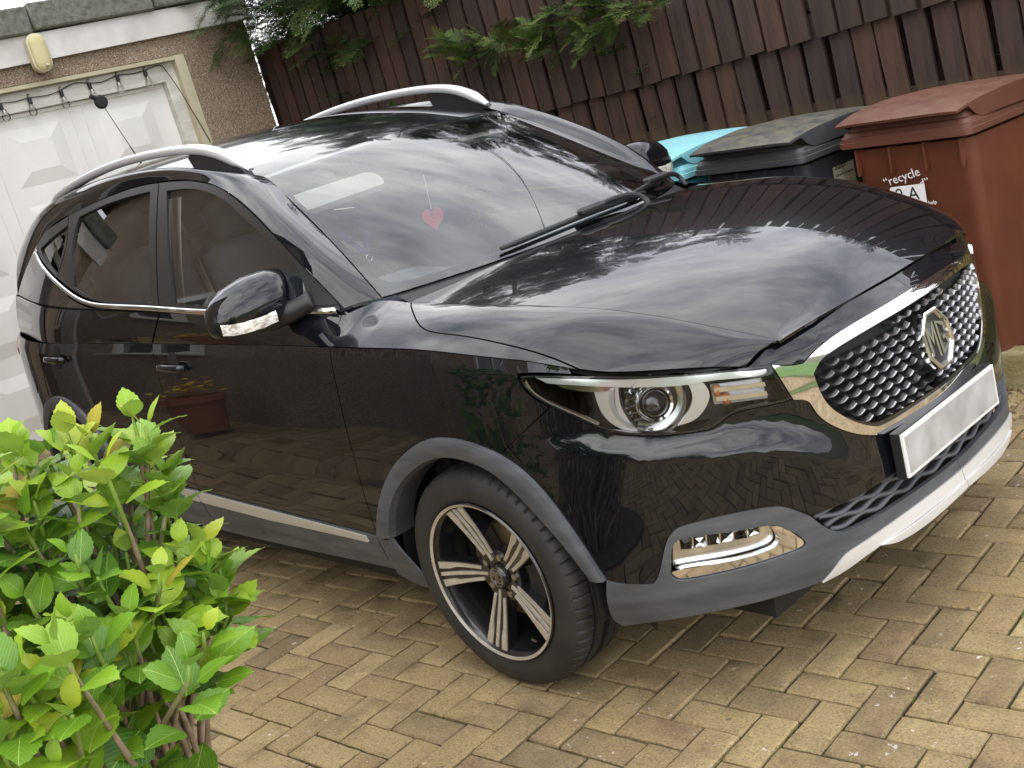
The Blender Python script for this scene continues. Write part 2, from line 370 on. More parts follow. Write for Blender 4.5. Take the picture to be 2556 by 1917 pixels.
def clean(P, step, inset):
    P = np.array(P, float); k = np.linalg.norm(P-np.roll(P, 1, 0), axis=1) > 1e-5; P = P[k]
    if area(P) < 0: P = P[::-1]
    if inset:
        a = P-np.roll(P, 1, 0); b = np.roll(P, -1, 0)-P
        a /= np.linalg.norm(a, axis=1)[:, None]; b /= np.linalg.norm(b, axis=1)[:, None]
        na = np.c_[-a[:, 1], a[:, 0]]; nb = np.c_[-b[:, 1], b[:, 0]]; m_ = na+nb
        m_ /= np.maximum(np.sum(m_*na, axis=1), .35)[:, None]; P = P+m_*inset
    o = []
    for i in range(len(P)):
        q = P[(i+1) % len(P)]; n = max(1, int(np.ceil(np.linalg.norm(q-P[i])/step)))
        for t in range(n): o.append(P[i]+(q-P[i])*t/n)
    return np.array(o)
def surfn(S, a, b, e=2e-4):
    n = np.cross(S(a+e, b)-S(a-e, b), S(a, b+e)-S(a, b-e)); n /= np.linalg.norm(n, axis=1)[:, None]+1e-15
    p = S(a, b); c = np.c_[np.clip(p[:, 0], -2.6, .2), np.zeros(len(p)), np.full(len(p), .62)]
    return p, n*np.where(np.sum(n*(p-c), axis=1) < 0, -1, 1)[:, None]
class PM:
    """panel mesh: pieces of analytic surface with exact normals and returned edges"""
    def __init__(s): s.V = []; s.F = []; s.N = []; s.M = []
    def raw(s, V, F, N, m=0):
        k = len(s.V); s.V += list(V); s.F += [tuple(i+k for i in f) for f in F]; s.N += list(N); s.M += [m]*len(F)
    def add(s, S, outline, holes=(), lift=0, lip=.008, step=.022, sc=(1, 1), inset=.0016, m=0):
        sc = np.array(sc, float)
        P = clean(np.array(outline)*sc, step, inset); H = [clean(np.array(h)*sc, step, -inset) for h in holes]
        lo, hi = P.min(0), P.max(0)
        gx, gy = np.meshgrid(np.arange(lo[0]+step/2, hi[0], step), np.arange(lo[1]+step/2, hi[1], step)); Q = np.c_[gx.ravel(), gy.ravel()]
        k = inpoly(P, Q)
        for h in H: k &= ~inpoly(h, Q)
        Q = Q[k]; B = np.vstack([P]+H)
        if len(Q):
            d = np.min(np.linalg.norm(Q[:, None]-B[None], axis=2), axis=1); Q = Q[d > step*.45]
        E = []; o = 0
        for c in [P]+H: n = len(c); E += [(o+i, o+(i+1) % n) for i in range(n)]; o += n
        pts = np.vstack([B, Q]) if len(Q) else B
        vv, ee, ff = delaunay_2d_cdt([Vector(p) for p in pts], E, [], 0, 1e-7)[:3]
        vv = np.array([tuple(v) for v in vv]); ff = np.array([tuple(f) for f in ff])
        c = vv[ff].mean(1); k = inpoly(P, c)
        for h in H: k &= ~inpoly(h, c)
        ff = ff[k]; ab = vv/sc
        p, n = surfn(S, ab[:, 0], ab[:, 1]); p = p+n*lift
        fn = np.cross(p[ff[:, 1]]-p[ff[:, 0]], p[ff[:, 2]]-p[ff[:, 0]]); fl = np.sum(fn*n[ff[:, 0]], axis=1) < 0
        ff[fl] = ff[fl][:, ::-1]
        s.raw(p, ff, n[ff].reshape(-1, 3), m)
        if lip:
            for c in [P]+H:
                q, n = surfn(S, c[:, 0]/sc[0], c[:, 1]/sc[1]); q = q+n*lift; r = q-n*lip; k = len(c); V = np.vstack([q, r]); F = []; NN = []
                for i in range(k):
                    j = (i+1) % k; f = (i, j, k+j, k+i); w_ = np.cross(V[j]-V[i], V[k+i]-V[i]); w_ = w_/(np.linalg.norm(w_)+1e-15); F.append(f); NN += [w_]*4
                s.raw(V, F, NN, m)
        return s
    def build(s, name, mats, parent, side=1):
        V = np.array(s.V); F = s.F; N = np.array(s.N)
        if side < 0:
            V = V*[1, -1, 1]; N = N*[1, -1, 1]; G_ = []; o = 0; NN = []
            for f in F: G_.append(f[::-1]); NN.append(N[o:o+len(f)][::-1]); o += len(f)
            F = G_; N = np.vstack(NN)
        return obj(name, mesh(name, V, F, mats, N=N, MI=s.M), parent)
    def mirrored(s):
        """adds the mirror image so the part spans the centre line"""
        V = np.array(s.V)*[1, -1, 1]; F = s.F; N = np.array(s.N)*[1, -1, 1]; o = 0; G_ = []; NN = []; Mm = list(s.M)
        for f in F: G_.append(f[::-1]); NN.append(N[o:o+len(f)][::-1]); o += len(f)
        k = len(s.V); s.V += list(V); s.F += [tuple(i+k for i in f) for f in G_]; s.N += list(np.vstack(NN)); s.M += Mm
        return s
def loft(curves, nu=40, nv=8, m=0, pm=None):
    """smooth skin over a list of 3-D polylines with the same number of points"""
    C_ = np.array(curves, float); R_, n = C_.shape[:2]
    A = np.array([sm_eval(c, nu) for c in C_])
    t = np.arange(R_)*1.0; X = Spl(t, A.reshape(R_, -1))(np.linspace(0, R_-1, nv)).reshape(nv, nu, 3)
    V = X.reshape(-1, 3); F = []
    for i in range(nv-1):
        for j in range(nu-1): a = i*nu+j; F.append((a, a+1, a+nu+1, a+nu))
    du = np.gradient(X, axis=1); dv = np.gradient(X, axis=0); N = np.cross(du, dv).reshape(-1, 3); N /= np.linalg.norm(N, axis=1)[:, None]+1e-15
    return V, F, N
def sm_eval(c, n):
    c = np.array(c, float); t = np.r_[0, np.cumsum(np.linalg.norm(np.diff(c, axis=0), axis=1)+1e-9)]
    return Spl(t, c)(np.linspace(0, t[-1], n)) if len(c) > 2 else c[0]+(c[1]-c[0])*np.linspace(0, 1, n)[:, None]
def addloft(pm, curves, nu=40, nv=8, m=0, out=None):
    V, F, N = loft(curves, nu, nv); F = np.array(F)
    if out is not None and np.sum(N@np.array(out)) < 0: N = -N; F = F[:, ::-1]
    pm.raw(V, F, N[F].reshape(-1, 3), m); return pm
def Lp(s, z, lift=0):
    p, n = surfn(L, np.atleast_1d(np.array(s, float)), np.atleast_1d(np.array(z, float))); return p+n*lift
def Ln(s, z): return surfn(L, np.atleast_1d(np.array(s, float)), np.atleast_1d(np.array(z, float)))[1]

# ------------------------------------------------------------------ the car
CAR = empty('car', (0, 0, 0), 'glossy black compact SUV parked on the brick drive, chrome-framed mesh grille', 'car')
US = (.16, .16)
lt = lambda a, b, n=24: [(s_, float(Ltop(s_))) for s_ in np.linspace(a, b, n)]
# traced outlines: (arc position, height) on the lower body, (station, width) on the upper band
DOOR_F = [(3.476,.963),(3.483,.880),(3.481,.790),(3.479,.703),(3.479,.600),(3.480,.493),(3.484,.399)]
SPLIT = [(2.369,.968),(2.378,.941),(2.386,.845),(2.396,.719),(2.411,.611),(2.421,.545),(2.427,.433)]
BOTTOM = [(3.484,.399),(2.911,.416),(2.427,.433)]
A_OUT = [(4.335,.381),(4.312,.438),(4.281,.509),(4.207,.627),(4.107,.697),(3.996,.729),(3.902,.733),(3.822,.717),(3.693,.652),(3.581,.548),(3.521,.463),(3.490,.399)]
A_IN = [(4.299,.383),(4.249,.475),(4.168,.578),(4.069,.654),(3.967,.682),(3.882,.679),(3.796,.650),(3.690,.587),(3.603,.496),(3.560,.405)]
CUT = [(4.281,.813),(4.198,.758),(4.107,.697)]
HL_LOW = [(4.216,.893),(4.219,.871),(4.232,.852),(4.252,.833),(4.281,.813),(4.327,.787),(4.367,.763),(4.398,.746),(4.430,.733),(4.495,.718),(4.559,.709),(4.620,.705)]
HL_LOW2 = [(4.635,.705),(4.658,.712),(4.680,.723),(4.708,.728),(4.776,.722),(4.837,.717)]
HL_TOP = [(4.804,.811),(4.755,.820),(4.660,.834),(4.563,.849),(4.484,.862),(4.356,.880),(4.266,.891),(4.216,.893)]
HOODSHUT = [(7.90,0),(8.0,.06),(8.234,0.191),(8.546,0.379),(8.973,0.616),(9.418,0.708),(10.140,0.735),(11.001,0.799),(12.034,0.884),(12.579,0.937),(13.10,1.0)]
CH_OT = [(4.804,.809),(4.850,.794),(4.882,.789)]
CH_OT2 = [(4.882,.789),(4.942,.811),(5.08,.824),(5.252,.828),(SMAX,.829)]
CH_OB = [(4.837,.717),(4.872,.701),(4.886,.670),(4.92,.627),(4.98,.584),(5.046,.555),(5.11,.541),(5.27,.536),(SMAX,.536)]
CH_IT = [(4.902,.758),(4.925,.778),(4.955,.788),(5.062,.799),(5.257,.804),(SMAX,.805)]
CH_IB = [(4.902,.758),(4.907,.72),(4.923,.675),(4.979,.617),(5.035,.582),(5.077,.570),(5.198,.568),(SMAX,.568)]
CLAD = [(4.335,.380),(4.374,.370),(4.443,.366)]
CLAD2 = [(4.443,.366),(4.457,.384),(4.476,.429),(4.495,.474),(4.515,.496),(4.54,.505),(4.626,.511),(4.703,.506),(4.75,.493),(4.782,.471),(4.81,.448)]
LG_T = [(4.81,.448),(4.94,.442),(5.078,.445),(SMAX,.447)]
LG_B = [(4.81,.448),(4.84,.409),(4.869,.385),(4.892,.377),(5.018,.375),(5.2,.375),(SMAX,.375)]
SK_T = [(4.811,.273),(4.84,.297),(4.872,.322),(4.919,.333),(5.02,.344),(SMAX,.350)]
r_ = lambda a: list(reversed(a))

def rear_arch(R_, a0, a1, n=24):
    return [(1.411+R_*math.cos(t)*1.02, .345+R_*math.sin(t)) for t in np.linspace(a0, a1, n)]
for sd_ in (1, -1):
    # front wing
    p = PM(); p.add(L, path(lt(3.476, 4.352), [(4.352,.883),(4.266,.896),(4.212,.898)], [(4.212,.898),(4.215,.871),(4.229,.850),(4.249,.831),(4.281,.813)], CUT, A_OUT[4:], r_(DOOR_F)))
    p.add(U, path([(6.425,1.0),(13.1,1.0)], r_(HOODSHUT), [(7.90,0),(7.5,-.03),(6.868,-.08)], [(6.868,-.08),(6.412,.027),(6.18,.11)], [(6.18,.11),(6.334,.459),(6.361,.804),(6.425,1.0)]), sc=US)
    p.build('front_wing', M['paint'], CAR, sd_)
    # doors
    p = PM(); p.add(L, path(r_(lt(2.369, 3.476)), SPLIT, r_(BOTTOM), r_(DOOR_F)))
    p.add(U, path([(6.425,1.0),(6.361,.804),(6.334,.459),(6.18,.11)], [(6.18,.11),(6.0,.03),(2.949,.03)], [(2.949,.03),(2.868,.456),(2.725,1.0)], [(2.725,1.0),(6.425,1.0)]), sc=US)
    fd = p.build('front_door', M['paint'], CAR, sd_)
    arch_r = [q for q in rear_arch(.402, .20, 1.87)]
    p = PM(); p.add(L, path(r_(lt(1.31, 2.367)), [(1.31,.95),(1.305,.862),(1.291,.73)], r_(arch_r), [(1.811,.43),(2.1,.437),(2.42,.433)], r_(SPLIT)))
    p.add(U, path([(2.725,1.0),(2.868,.456),(2.949,.03)], [(2.949,.03),(1.09,.03)], [(1.09,.03),(.98,1.0)], [(.98,1.0),(2.725,1.0)]), sc=US)
    rd = p.build('rear_door', M['paint'], CAR, sd_)
    # rear quarter
    p = PM(); p.add(L, path([(1.306,.955),(1.301,.862),(1.287,.735)], rear_arch(.402, 1.88, 3.0), [(1.007,.40),(.70,.42)], [(.70,.42),(.62,.62),(.60,.97)], lt(.60, 1.306)))
    p.add(U, path([(.97,1.0),(1.08,.02)], [(1.08,.02),(0.0,.02)], [(.0,.02),(.0,1.0)], [(.0,1.0),(.97,1.0)]), sc=US)
    p.add(G, path([(-1.95,1.102),(-2.03,1.110),(-2.226,1.146),(-2.417,1.199),(-2.617,1.256),(-2.768,1.320)], [(-2.768,1.320),(-2.90,1.28),(-3.04,1.15)], [(-3.04,1.15),(-2.52,1.121),(-1.95,1.102)]), inset=0)
    addloft(p, [U(np.zeros(5), np.linspace(0, 1, 5)), [(-3.20,-.61,1.135),(-3.205,-.63,1.09),(-3.215,-.645,1.05),(-3.22,-.65,1.02),(-3.222,-.655,.985)], [(-3.275,-.48,1.12),(-3.285,-.50,1.08),(-3.295,-.52,1.04),(-3.305,-.54,1.01),(-3.31,-.55,.985)]], 12, 8, out=(-.5, -1, .2)); rq = p.build('rear_quarter_panel', M['paint'], CAR, sd_)
    p = PM(); p.add(L, path([(1.10+.055*math.cos(t), .80+.062*math.sin(t)) for t in np.linspace(0, 2*math.pi, 25)]), lift=.0022, inset=0, lip=.002)
    p.build('fuel_flap', M['paint'], rq, sd_) if sd_ > 0 else None
    p = PM(); p.add(L, path([(.30,.80),(.62,.82),(.79,.87),(.86,.91),(.82,.972)], [(.82,.972),(.30,.975)], [(.30,.975),(.30,.80)]), lift=.008)
    p.build('tail_lamp', M['redlens'], CAR, sd_)
    # headlamp: housing, inner parts, clear cover
    hl = PM()
    hl.add(L, path(HL_LOW, HL_LOW2, [(4.837,.717),(4.804,.811)], HL_TOP), lift=-.055, lip=0, inset=-.004)
    hl = hl.build('headlamp', M['lampblack'], CAR, sd_)
    rim_o = path(HL_LOW, HL_LOW2, [(4.837,.717),(4.804,.811)], HL_TOP)
    p = PM(); p.add(L, rim_o, lift=-.001, lip=.05, inset=.001); p.build('lens_cover', M['lens'], hl, sd_)
    p = PM(); p.add(L, rim_o, [clean(rim_o, .02, .006)], lift=-.004, lip=.05, inset=.001, step=.012); p.build('lamp_rim', M['lampblack'], hl, sd_)
    p = PM(); p.add(L, path([(4.250,.886),(4.361,.873),(4.458,.857),(4.552,.845),(4.658,.831),(4.795,.806)], [(4.795,.806),(4.793,.793),(4.681,.808),(4.615,.813),(4.537,.823),(4.456,.836),(4.359,.853),(4.265,.868)]), lift=-.010, lip=.02, step=.012)
    p.build('chrome_blade', M['lampwhite'], hl, sd_)
    p = PM(); p.add(L, path([(4.388,.842),(4.452,.837)], [(4.452,.837),(4.448,.795),(4.460,.757),(4.480,.737),(4.512,.726)], [(4.512,.726),(4.46,.728),(4.425,.742),(4.396,.778),(4.388,.842)]), lift=-.02, lip=.02, step=.012)
    p.build('reflector_crescent', M['lampwhite'], hl, sd_)
    p = PM(); p.add(L, path([(4.430,.836),(4.443,.836)], [(4.443,.836),(4.436,.790),(4.452,.755),(4.485,.733)], [(4.485,.733),(4.472,.732),(4.438,.755),(4.422,.792),(4.430,.836)]), lift=-.012, lip=.02, step=.01)
    p.build('light_guide', M['lampgrey'], hl, sd_)
    p = PM(); p.add(L, path([(4.608,.816),(4.645,.813)], [(4.645,.813),(4.655,.785),(4.645,.757),(4.610,.728),(4.565,.722)], [(4.565,.722),(4.59,.745),(4.612,.78),(4.608,.816)]), lift=-.02, lip=.02, step=.012)
    p.build('reflector_crescent', M['lampwhite'], hl, sd_)
    p = PM(); p.add(L, path([(4.295,.866),(4.430,.842)], [(4.430,.842),(4.428,.832),(4.318,.850),(4.295,.866)]), lift=-.014, lip=.015, step=.01); p.build('running_light', M['lampsilver'], hl, sd_)
    p = PM(); p.add(L, path([(4.228,.882),(4.245,.850),(4.290,.820),(4.345,.790),(4.392,.762)], [(4.392,.762),(4.386,.757),(4.340,.783),(4.283,.814),(4.238,.846),(4.222,.880)]), lift=-.006, lip=.004, step=.01, inset=0); p.build('lamp_edge_trim', M['lampsilver'], hl, sd_)
    for zc_, a_ in ((.786, M['lampsilver']), (.764, M['lampsilver'])):
        p = PM(); p.add(L, path([(4.663,zc_+.010),(4.785,zc_-.010)], [(4.785,zc_-.010),(4.788,zc_-.024)], [(4.788,zc_-.024),(4.663,zc_-.004)], [(4.663,zc_-.004),(4.663,zc_+.010)]), lift=-.012, lip=.03, step=.012); p.build('indicator_bar', a_, hl, sd_)
    p = PM(); p.add(L, path([(4.660,.800),(4.79,.782)], [(4.79,.782),(4.795,.728)], [(4.795,.728),(4.660,.748)], [(4.660,.748),(4.660,.800)]), lift=-.035, lip=.01, step=.015); p.build('indicator_back', M['lampgrey'], hl, sd_)
    b = MB()
    for s_, z_ in ((4.672,.784),(4.690,.760)):
        q = Lp(s_, z_, -.022)[0]; b.lathe([(0, .014), (.008, .012), (.011, 0), (.008, -.012), (0, -.014)], 10, 'z', q)
    b.build('indicator_bulb', M['amber'], hl, True, mirror=sd_ < 0)
    # projector: ring, ball lens, barrel fins
    c0 = Lp(4.525, .783, -.03)[0]; ax = np.array([.80, -.58, 0.05]); ax /= np.linalg.norm(ax)
    e1 = np.cross(ax, [0, 0, 1]); e1 /= np.linalg.norm(e1); e2 = np.cross(e1, ax)
    def ring(prof, n=36):
        V = []; F = []; k = len(prof)
        for i in range(n):
            t = 2*math.pi*i/n
            for r, h in prof: V.append(c0+(e1*math.cos(t)+e2*math.sin(t))*r+ax*h)
        for i in range(n):
            j = (i+1) % n
            for q in range(k-1): F.append((i*k+q, j*k+q, j*k+q+1, i*k+q+1))
        return V, F
    b = MB(); b.add(*ring([(.043, -.03), (.044, .004), (.041, .008), (.036, .005), (.035, -.01)])); b.build('projector_ring', M['chrome'], hl, mirror=sd_ < 0, angle=40)
    b = MB(); b.add(*ring([(.0355, -.008), (.033, .004), (.026, .013), (.014, .019), (.0002, .021)])); b.build('projector_lens', M['frit'], hl, True, mirror=sd_ < 0)
    b = MB(); b.add(*ring([(.072, .012), (.055, -.012), (.046, -.028)])); b.build('projector_bowl', M['lampsilver'], hl, True, mirror=sd_ < 0)
    b = MB()
    for k in range(5):
        z_ = .752+.017*k; q0 = Lp(4.462, z_, -.02)[0]; q1 = Lp(4.497, z_, -.026)[0]; b.tube([q0, q1], .0035, 6)
    b.build('reflector_fins', M['lampblack'], hl, mirror=sd_ < 0)
    # fog lamp
    fo = [(4.486,.383),(4.497,.436),(4.510,.464),(4.535,.472),(4.71,.459),(4.732,.450),(4.756,.429),(4.787,.388),(4.783,.379),(4.765,.376),(4.697,.374),(4.522,.367),(4.497,.371)]
    fop = path(fo+fo[:1])
    fg = PM(); fg.add(L, fop, lift=-.03, lip=0, inset=-.003); fg = fg.build('fog_lamp', M['lampsilver'], CAR, sd_)
    p = PM(); p.add(L, path([(4.486,.385),(4.494,.392),(4.70,.398),(4.728,.416),(4.715,.455)], [(4.715,.455),(4.732,.450),(4.756,.429),(4.787,.388),(4.783,.379)], [(4.783,.379),(4.765,.376),(4.697,.374),(4.522,.367),(4.497,.371),(4.486,.385)]), lift=-.004, lip=.02, step=.012)
    p.build('fog_bezel', M['chrome'], fg, sd_)
    p = PM(); p.add(L, path([(4.492,.398),(4.70,.404)], [(4.70,.404),(4.722,.418),(4.708,.457)], [(4.708,.457),(4.54,.469),(4.512,.462),(4.492,.398)]), lift=-.012, lip=.01, step=.015)
    p.build('fog_lens', M['lens'], fg, sd_)
    b = MB()
    for k in range(6):
        s0 = 4.515+.031*k
        q = [Lp(s0, .432, -.027)[0], Lp(s0+.028, .430, -.027)[0], Lp(s0+.030, .462-.003*k, -.027)[0], Lp(s0+.003, .464-.003*k, -.027)[0]]; tp = Lp(s0+.015, .447, -.014-.006*(k % 2))[0]
        b.add(q+[tp], [(0, 1, 4), (1, 2, 4), (2, 3, 4), (3, 0, 4)])
    b.build('fog_facets', M['chrome'], fg, mirror=sd_ < 0)
    # wheel-arch flares and sill cladding
    p = PM(); o_ = sm(A_OUT, 5); i_ = sm(A_IN, 5); n_ = 60
    o_ = sm_eval(o_, n_); i_ = sm_eval(i_, n_)
    c1 = Lp(o_[:, 0], o_[:, 1], -.003); c2 = Lp(o_[:, 0]*.93+i_[:, 0]*.07, o_[:, 1]*.93+i_[:, 1]*.07, .012); c3 = Lp(o_[:, 0]*.5+i_[:, 0]*.5, o_[:, 1]*.5+i_[:, 1]*.5, .017); c4 = Lp(i_[:, 0], i_[:, 1], .012)
    c5 = c4.copy(); c5[:, 1] += .02; ctr = np.array([0, 0, .318]); rr = c5-ctr; rr[:, 1] = 0; c5 = c5-rr*.02; c6 = c5.copy(); c6[:, 1] += .07
    addloft(p, [c1, c2], n_, 3, out=(0, -1, .2)); addloft(p, [c2, c3, c4], n_, 5, out=(0, -1, .2)); addloft(p, [c4, c5], n_, 3, out=(0, -1, -.3)); addloft(p, [c5, c6], n_, 2, out=(0, -.2, -1))
    p.build('front_arch_flare', M['plastic'], CAR, sd_)
    p = PM(); o_ = np.array(rear_arch(.402, .10, 3.05, 60)); i_ = np.array(rear_arch(.347, .10, 3.05, 60))
    c1 = Lp(o_[:, 0], o_[:, 1], -.003); c2 = Lp(o_[:, 0]*.93+i_[:, 0]*.07, o_[:, 1]*.93+i_[:, 1]*.07, .012); c3 = Lp(o_[:, 0]*.5+i_[:, 0]*.5, o_[:, 1]*.5+i_[:, 1]*.5, .017); c4 = Lp(i_[:, 0], i_[:, 1], .012); c5 = c4.copy(); c5[:, 1] += .05
    addloft(p, [c1, c2], n_, 3, out=(0, -1, .2)); addloft(p, [c2, c3, c4], n_, 5, out=(0, -1, .2)); addloft(p, [c4, c5], n_, 3, out=(0, -.2, -1)); p.build('rear_arch_flare', M['plastic'], CAR, sd_)
    for nm_, a_, b_ in (('door_cladding', 2.427, 3.484), ('door_cladding', 1.815, 2.420)):
        p = PM(); top_ = [(s_, float(np.interp(s_, [2.425, 2.911, 3.484], [.431,.414,.397]))) for s_ in np.linspace(a_, b_, 14)]
        p.add(L, path(top_, [(b_, .397), (b_, .315)], [(b_, .315), (a_, .318)], [(a_, .318), top_[0]]), lift=.004); cl = p.build(nm_, M['plastic'], CAR, sd_)
        e_ = b_-.055 if b_ > 3 else b_-.004; f_ = a_+.006
        zt = lambda s_: float(np.interp(s_, [2.425, 2.911, 3.43], [.429,.412,.393])); zb = lambda s_: float(np.interp(s_, [2.0, 2.413, 2.877, 3.412], [.392,.386,.372,.371]))
        p = PM(); p.add(L, path([(s_, zt(s_)) for s_ in np.linspace(f_, e_, 10)], [(e_, zt(e_)), (e_+.012, zb(e_)+.004)], [(s_, zb(s_)) for s_ in np.linspace(e_+.006, f_, 10)], [(f_, zb(f_)), (f_, zt(f_))]), lift=.010, lip=.012); p.build('silver_strip', M['sillsilver'], cl, sd_)
    p = PM(); p.add(L, path([(3.53,.393),(3.487,.395)], [(3.487,.395),(3.487,.26)], [(3.487,.26),(3.60,.235),(3.64,.25)], [(3.64,.25),(3.60,.33),(3.56,.404)], [(3.56,.404),(3.53,.393)]), lift=.004); p.build('wing_cladding', M['plastic'], CAR, sd_)
    p = PM(); p.add(L, path([(1.79,.315),(3.484,.312)], [(3.484,.312),(3.484,.272)], [(3.484,.272),(2.6,.255),(1.79,.262)], [(1.79,.262),(1.79,.315)]), lift=-.002, lip=.03); p.build('sill', M['plastic'], CAR, sd_)
    # window frames, glass, chrome waist strip
    FO = [(-.464,1.047),(-.475,1.067),(-.520,1.108),(-.632,1.194),(-.769,1.283),(-.937,1.371),(-1.049,1.416),(-1.127,1.441),(-1.258,1.466),(-1.392,1.481),(-1.555,1.490)]
    FG = [[(-1.480,1.457),(-1.378,1.454),(-1.259,1.442),(-1.128,1.415),(-.986,1.363),(-.812,1.277),(-.706,1.220),(-.63,1.178)], [(-.63,1.178),(-.594,1.123),(-.578,1.078)], [(-.578,1.078),(-1.028,1.095),(-1.314,1.107)], [(-1.314,1.107),(-1.480,1.457)]]
    RG = [[(-2.234,1.427),(-2.042,1.448),(-1.805,1.463),(-1.612,1.466)], [(-1.612,1.466),(-1.484,1.116)], [(-1.484,1.116),(-1.768,1.128),(-2.001,1.147),(-2.10,1.164),(-2.188,1.187)], [(-2.188,1.187),(-2.231,1.272),(-2.252,1.362),(-2.234,1.427)]]
    QG = [[(-2.670,1.331),(-2.505,1.371),(-2.345,1.404)], [(-2.345,1.404),(-2.357,1.315),(-2.385,1.228)], [(-2.385,1.228),(-2.534,1.275),(-2.670,1.331)]]
    p = PM(); p.add(G, path(FO, [(-1.555,1.490),(-1.419,1.103)], [(-1.419,1.103),(-1.037,1.084),(-.464,1.047)]), [path(*FG)], lift=.002, step=.02); wf = p.build('front_window_frame', M['satin'], fd, sd_)
    p = PM(); p.add(G, path(*FG), lift=-.006, lip=0, inset=-.004); p.build('window_glass', M['glass'], fd, sd_)
    p = PM(); p.add(G, path([(-1.560,1.490),(-1.745,1.492),(-1.942,1.481),(-2.143,1.465),(-2.36,1.441)], [(-2.36,1.441),(-2.322,1.326),(-2.379,1.218)], [(-2.379,1.218),(-2.192,1.171),(-1.997,1.134),(-1.765,1.117),(-1.424,1.103)], [(-1.424,1.103),(-1.560,1.490)]), [path(*RG)], lift=.002, step=.02); p.build('rear_window_frame', M['satin'], rd, sd_)
    p = PM(); p.add(G, path(*RG), lift=-.006, lip=0, inset=-.004); p.build('window_glass', M['glass'], rd, sd_)
    p = PM(); p.add(G, path([(-2.364,1.440),(-2.535,1.413),(-2.668,1.385),(-2.769,1.333)], [(-2.769,1.333),(-2.600,1.280),(-2.385,1.218)], [(-2.385,1.218),(-2.326,1.326),(-2.364,1.440)]), [path(*QG)], lift=.002, step=.015); qf = p.build('quarter_window_frame', M['satin'], rq, sd_)
    p = PM(); p.add(G, path(*QG), lift=-.006, lip=0, inset=-.004); p.build('quarter_glass', M['glass'], rq, sd_)
    CT = [(-.480,1.052),(-1.037,1.082),(-1.420,1.101),(-1.765,1.115),(-1.997,1.132),(-2.192,1.169),(-2.402,1.221),(-2.600,1.278),(-2.766,1.329)]; CB = [(-2.770,1.322),(-2.617,1.260),(-2.417,1.203),(-2.226,1.150),(-2.028,1.113),(-1.763,1.099),(-1.418,1.086),(-1.036,1.069),(-.480,1.044)]
    mid_ = (np.array(CT)+np.array(CB[::-1]))/2; q_, n_g = surfn(G, mid_[:, 0], mid_[:, 1]); cl_ = sm(q_+n_g*.004, 8)
    b = MB(); b.tube(cl_, [.010]*(len(cl_)-6)+[.010,.009,.008,.006,.004,.002], 12, flat=.75); b.build('chrome_waist_strip', M['chrome'], CAR, True, mirror=sd_ < 0)
    # pillars and cant rail
    up = np.vstack([W([-1]*5, [0, .25, .5, .75, 1.0]), RF([-1.2,-1.4,-1.7,-2.0,-2.3,-2.6,-2.85,-3.10], [-.556,-.562,-.566,-.566,-.562,-.552,-.535,-.51])])
    lo_ = G([-.455,-.62,-.78,-.935,-1.09,-1.255,-1.43,-1.735,-2.03,-2.33,-2.6,-2.775,-3.05], [1.052,1.188,1.293,1.374,1.432,1.470,1.489,1.496,1.478,1.447,1.406,1.338,1.145])
    md = (up+lo_)/2+np.array([[.0, -.010, .022]])+np.linspace(0, 1, 13)[:, None]*np.array([[0, -.012, .006]]); md[0] = (up[0]+lo_[0])/2+[0, 0, .004]
    p = PM(); addloft(p, [up, md, lo_], 80, 9, out=(0, -.7, .7)); p.build('roof_pillar', M['paint'], CAR, sd_)
    lo2 = lo_.copy(); lo2[:, 1] += .012; lo2[:, 2] -= .012
    # roof rail
    pts = sm([(-2.70,-.552,1.488),(-2.60,-.552,1.516),(-2.44,-.552,1.545),(-2.06,-.552,1.583),(-1.67,-.552,1.588),(-1.40,-.552,1.572),(-1.25,-.552,1.543),(-1.15,-.548,1.503),(-1.085,-.542,1.466)], 7)
    n_ = len(pts); b = MB(); V = []; F = []
    for i, q in enumerate(pts):
        k = min(1, min(i, n_-1-i)/7); wd = .011+.013*k; ht = .006+.010*k
        t_ = pts[min(i+1, n_-1)]-pts[max(i-1, 0)]; t_ /= np.linalg.norm(t_); nn = np.cross(t_, [0, 1., 0]); nn *= np.sign(nn[2])
        for a_ in np.linspace(0, 2*math.pi, 12, endpoint=False):
            ca, sa = math.cos(a_), math.sin(a_); V.append(q+np.array([0, 1., 0])*wd*np.sign(ca)*abs(ca)**.6+nn*ht*np.sign(sa)*abs(sa)**.7)
    for i in range(n_-1):
        for j in range(12): k = (j+1) % 12; F.append((i*12+j, i*12+k, (i+1)*12+k, (i+1)*12+j))
    F.append(tuple(range(12))); F.append(tuple((n_-1)*12+j for j in range(12))); b.add(V, F); rl = b.build('roof_rail', M['railsilver'], CAR, mirror=sd_ < 0, angle=60)
    for pl in ([(-1.075,1.448),(-1.10,1.474),(-1.20,1.518),(-1.30,1.548),(-1.40,1.562),(-1.42,1.545),(-1.40,1.510),(-1.25,1.470)], [(-2.70,1.470),(-2.69,1.488),(-2.58,1.512),(-2.44,1.538),(-2.38,1.538),(-2.36,1.520),(-2.45,1.505)]):
        b = MB(); b.prism(pl, -.566, -.540); b.build('rail_foot', M['blackplastic'], rl, mirror=sd_ < 0)
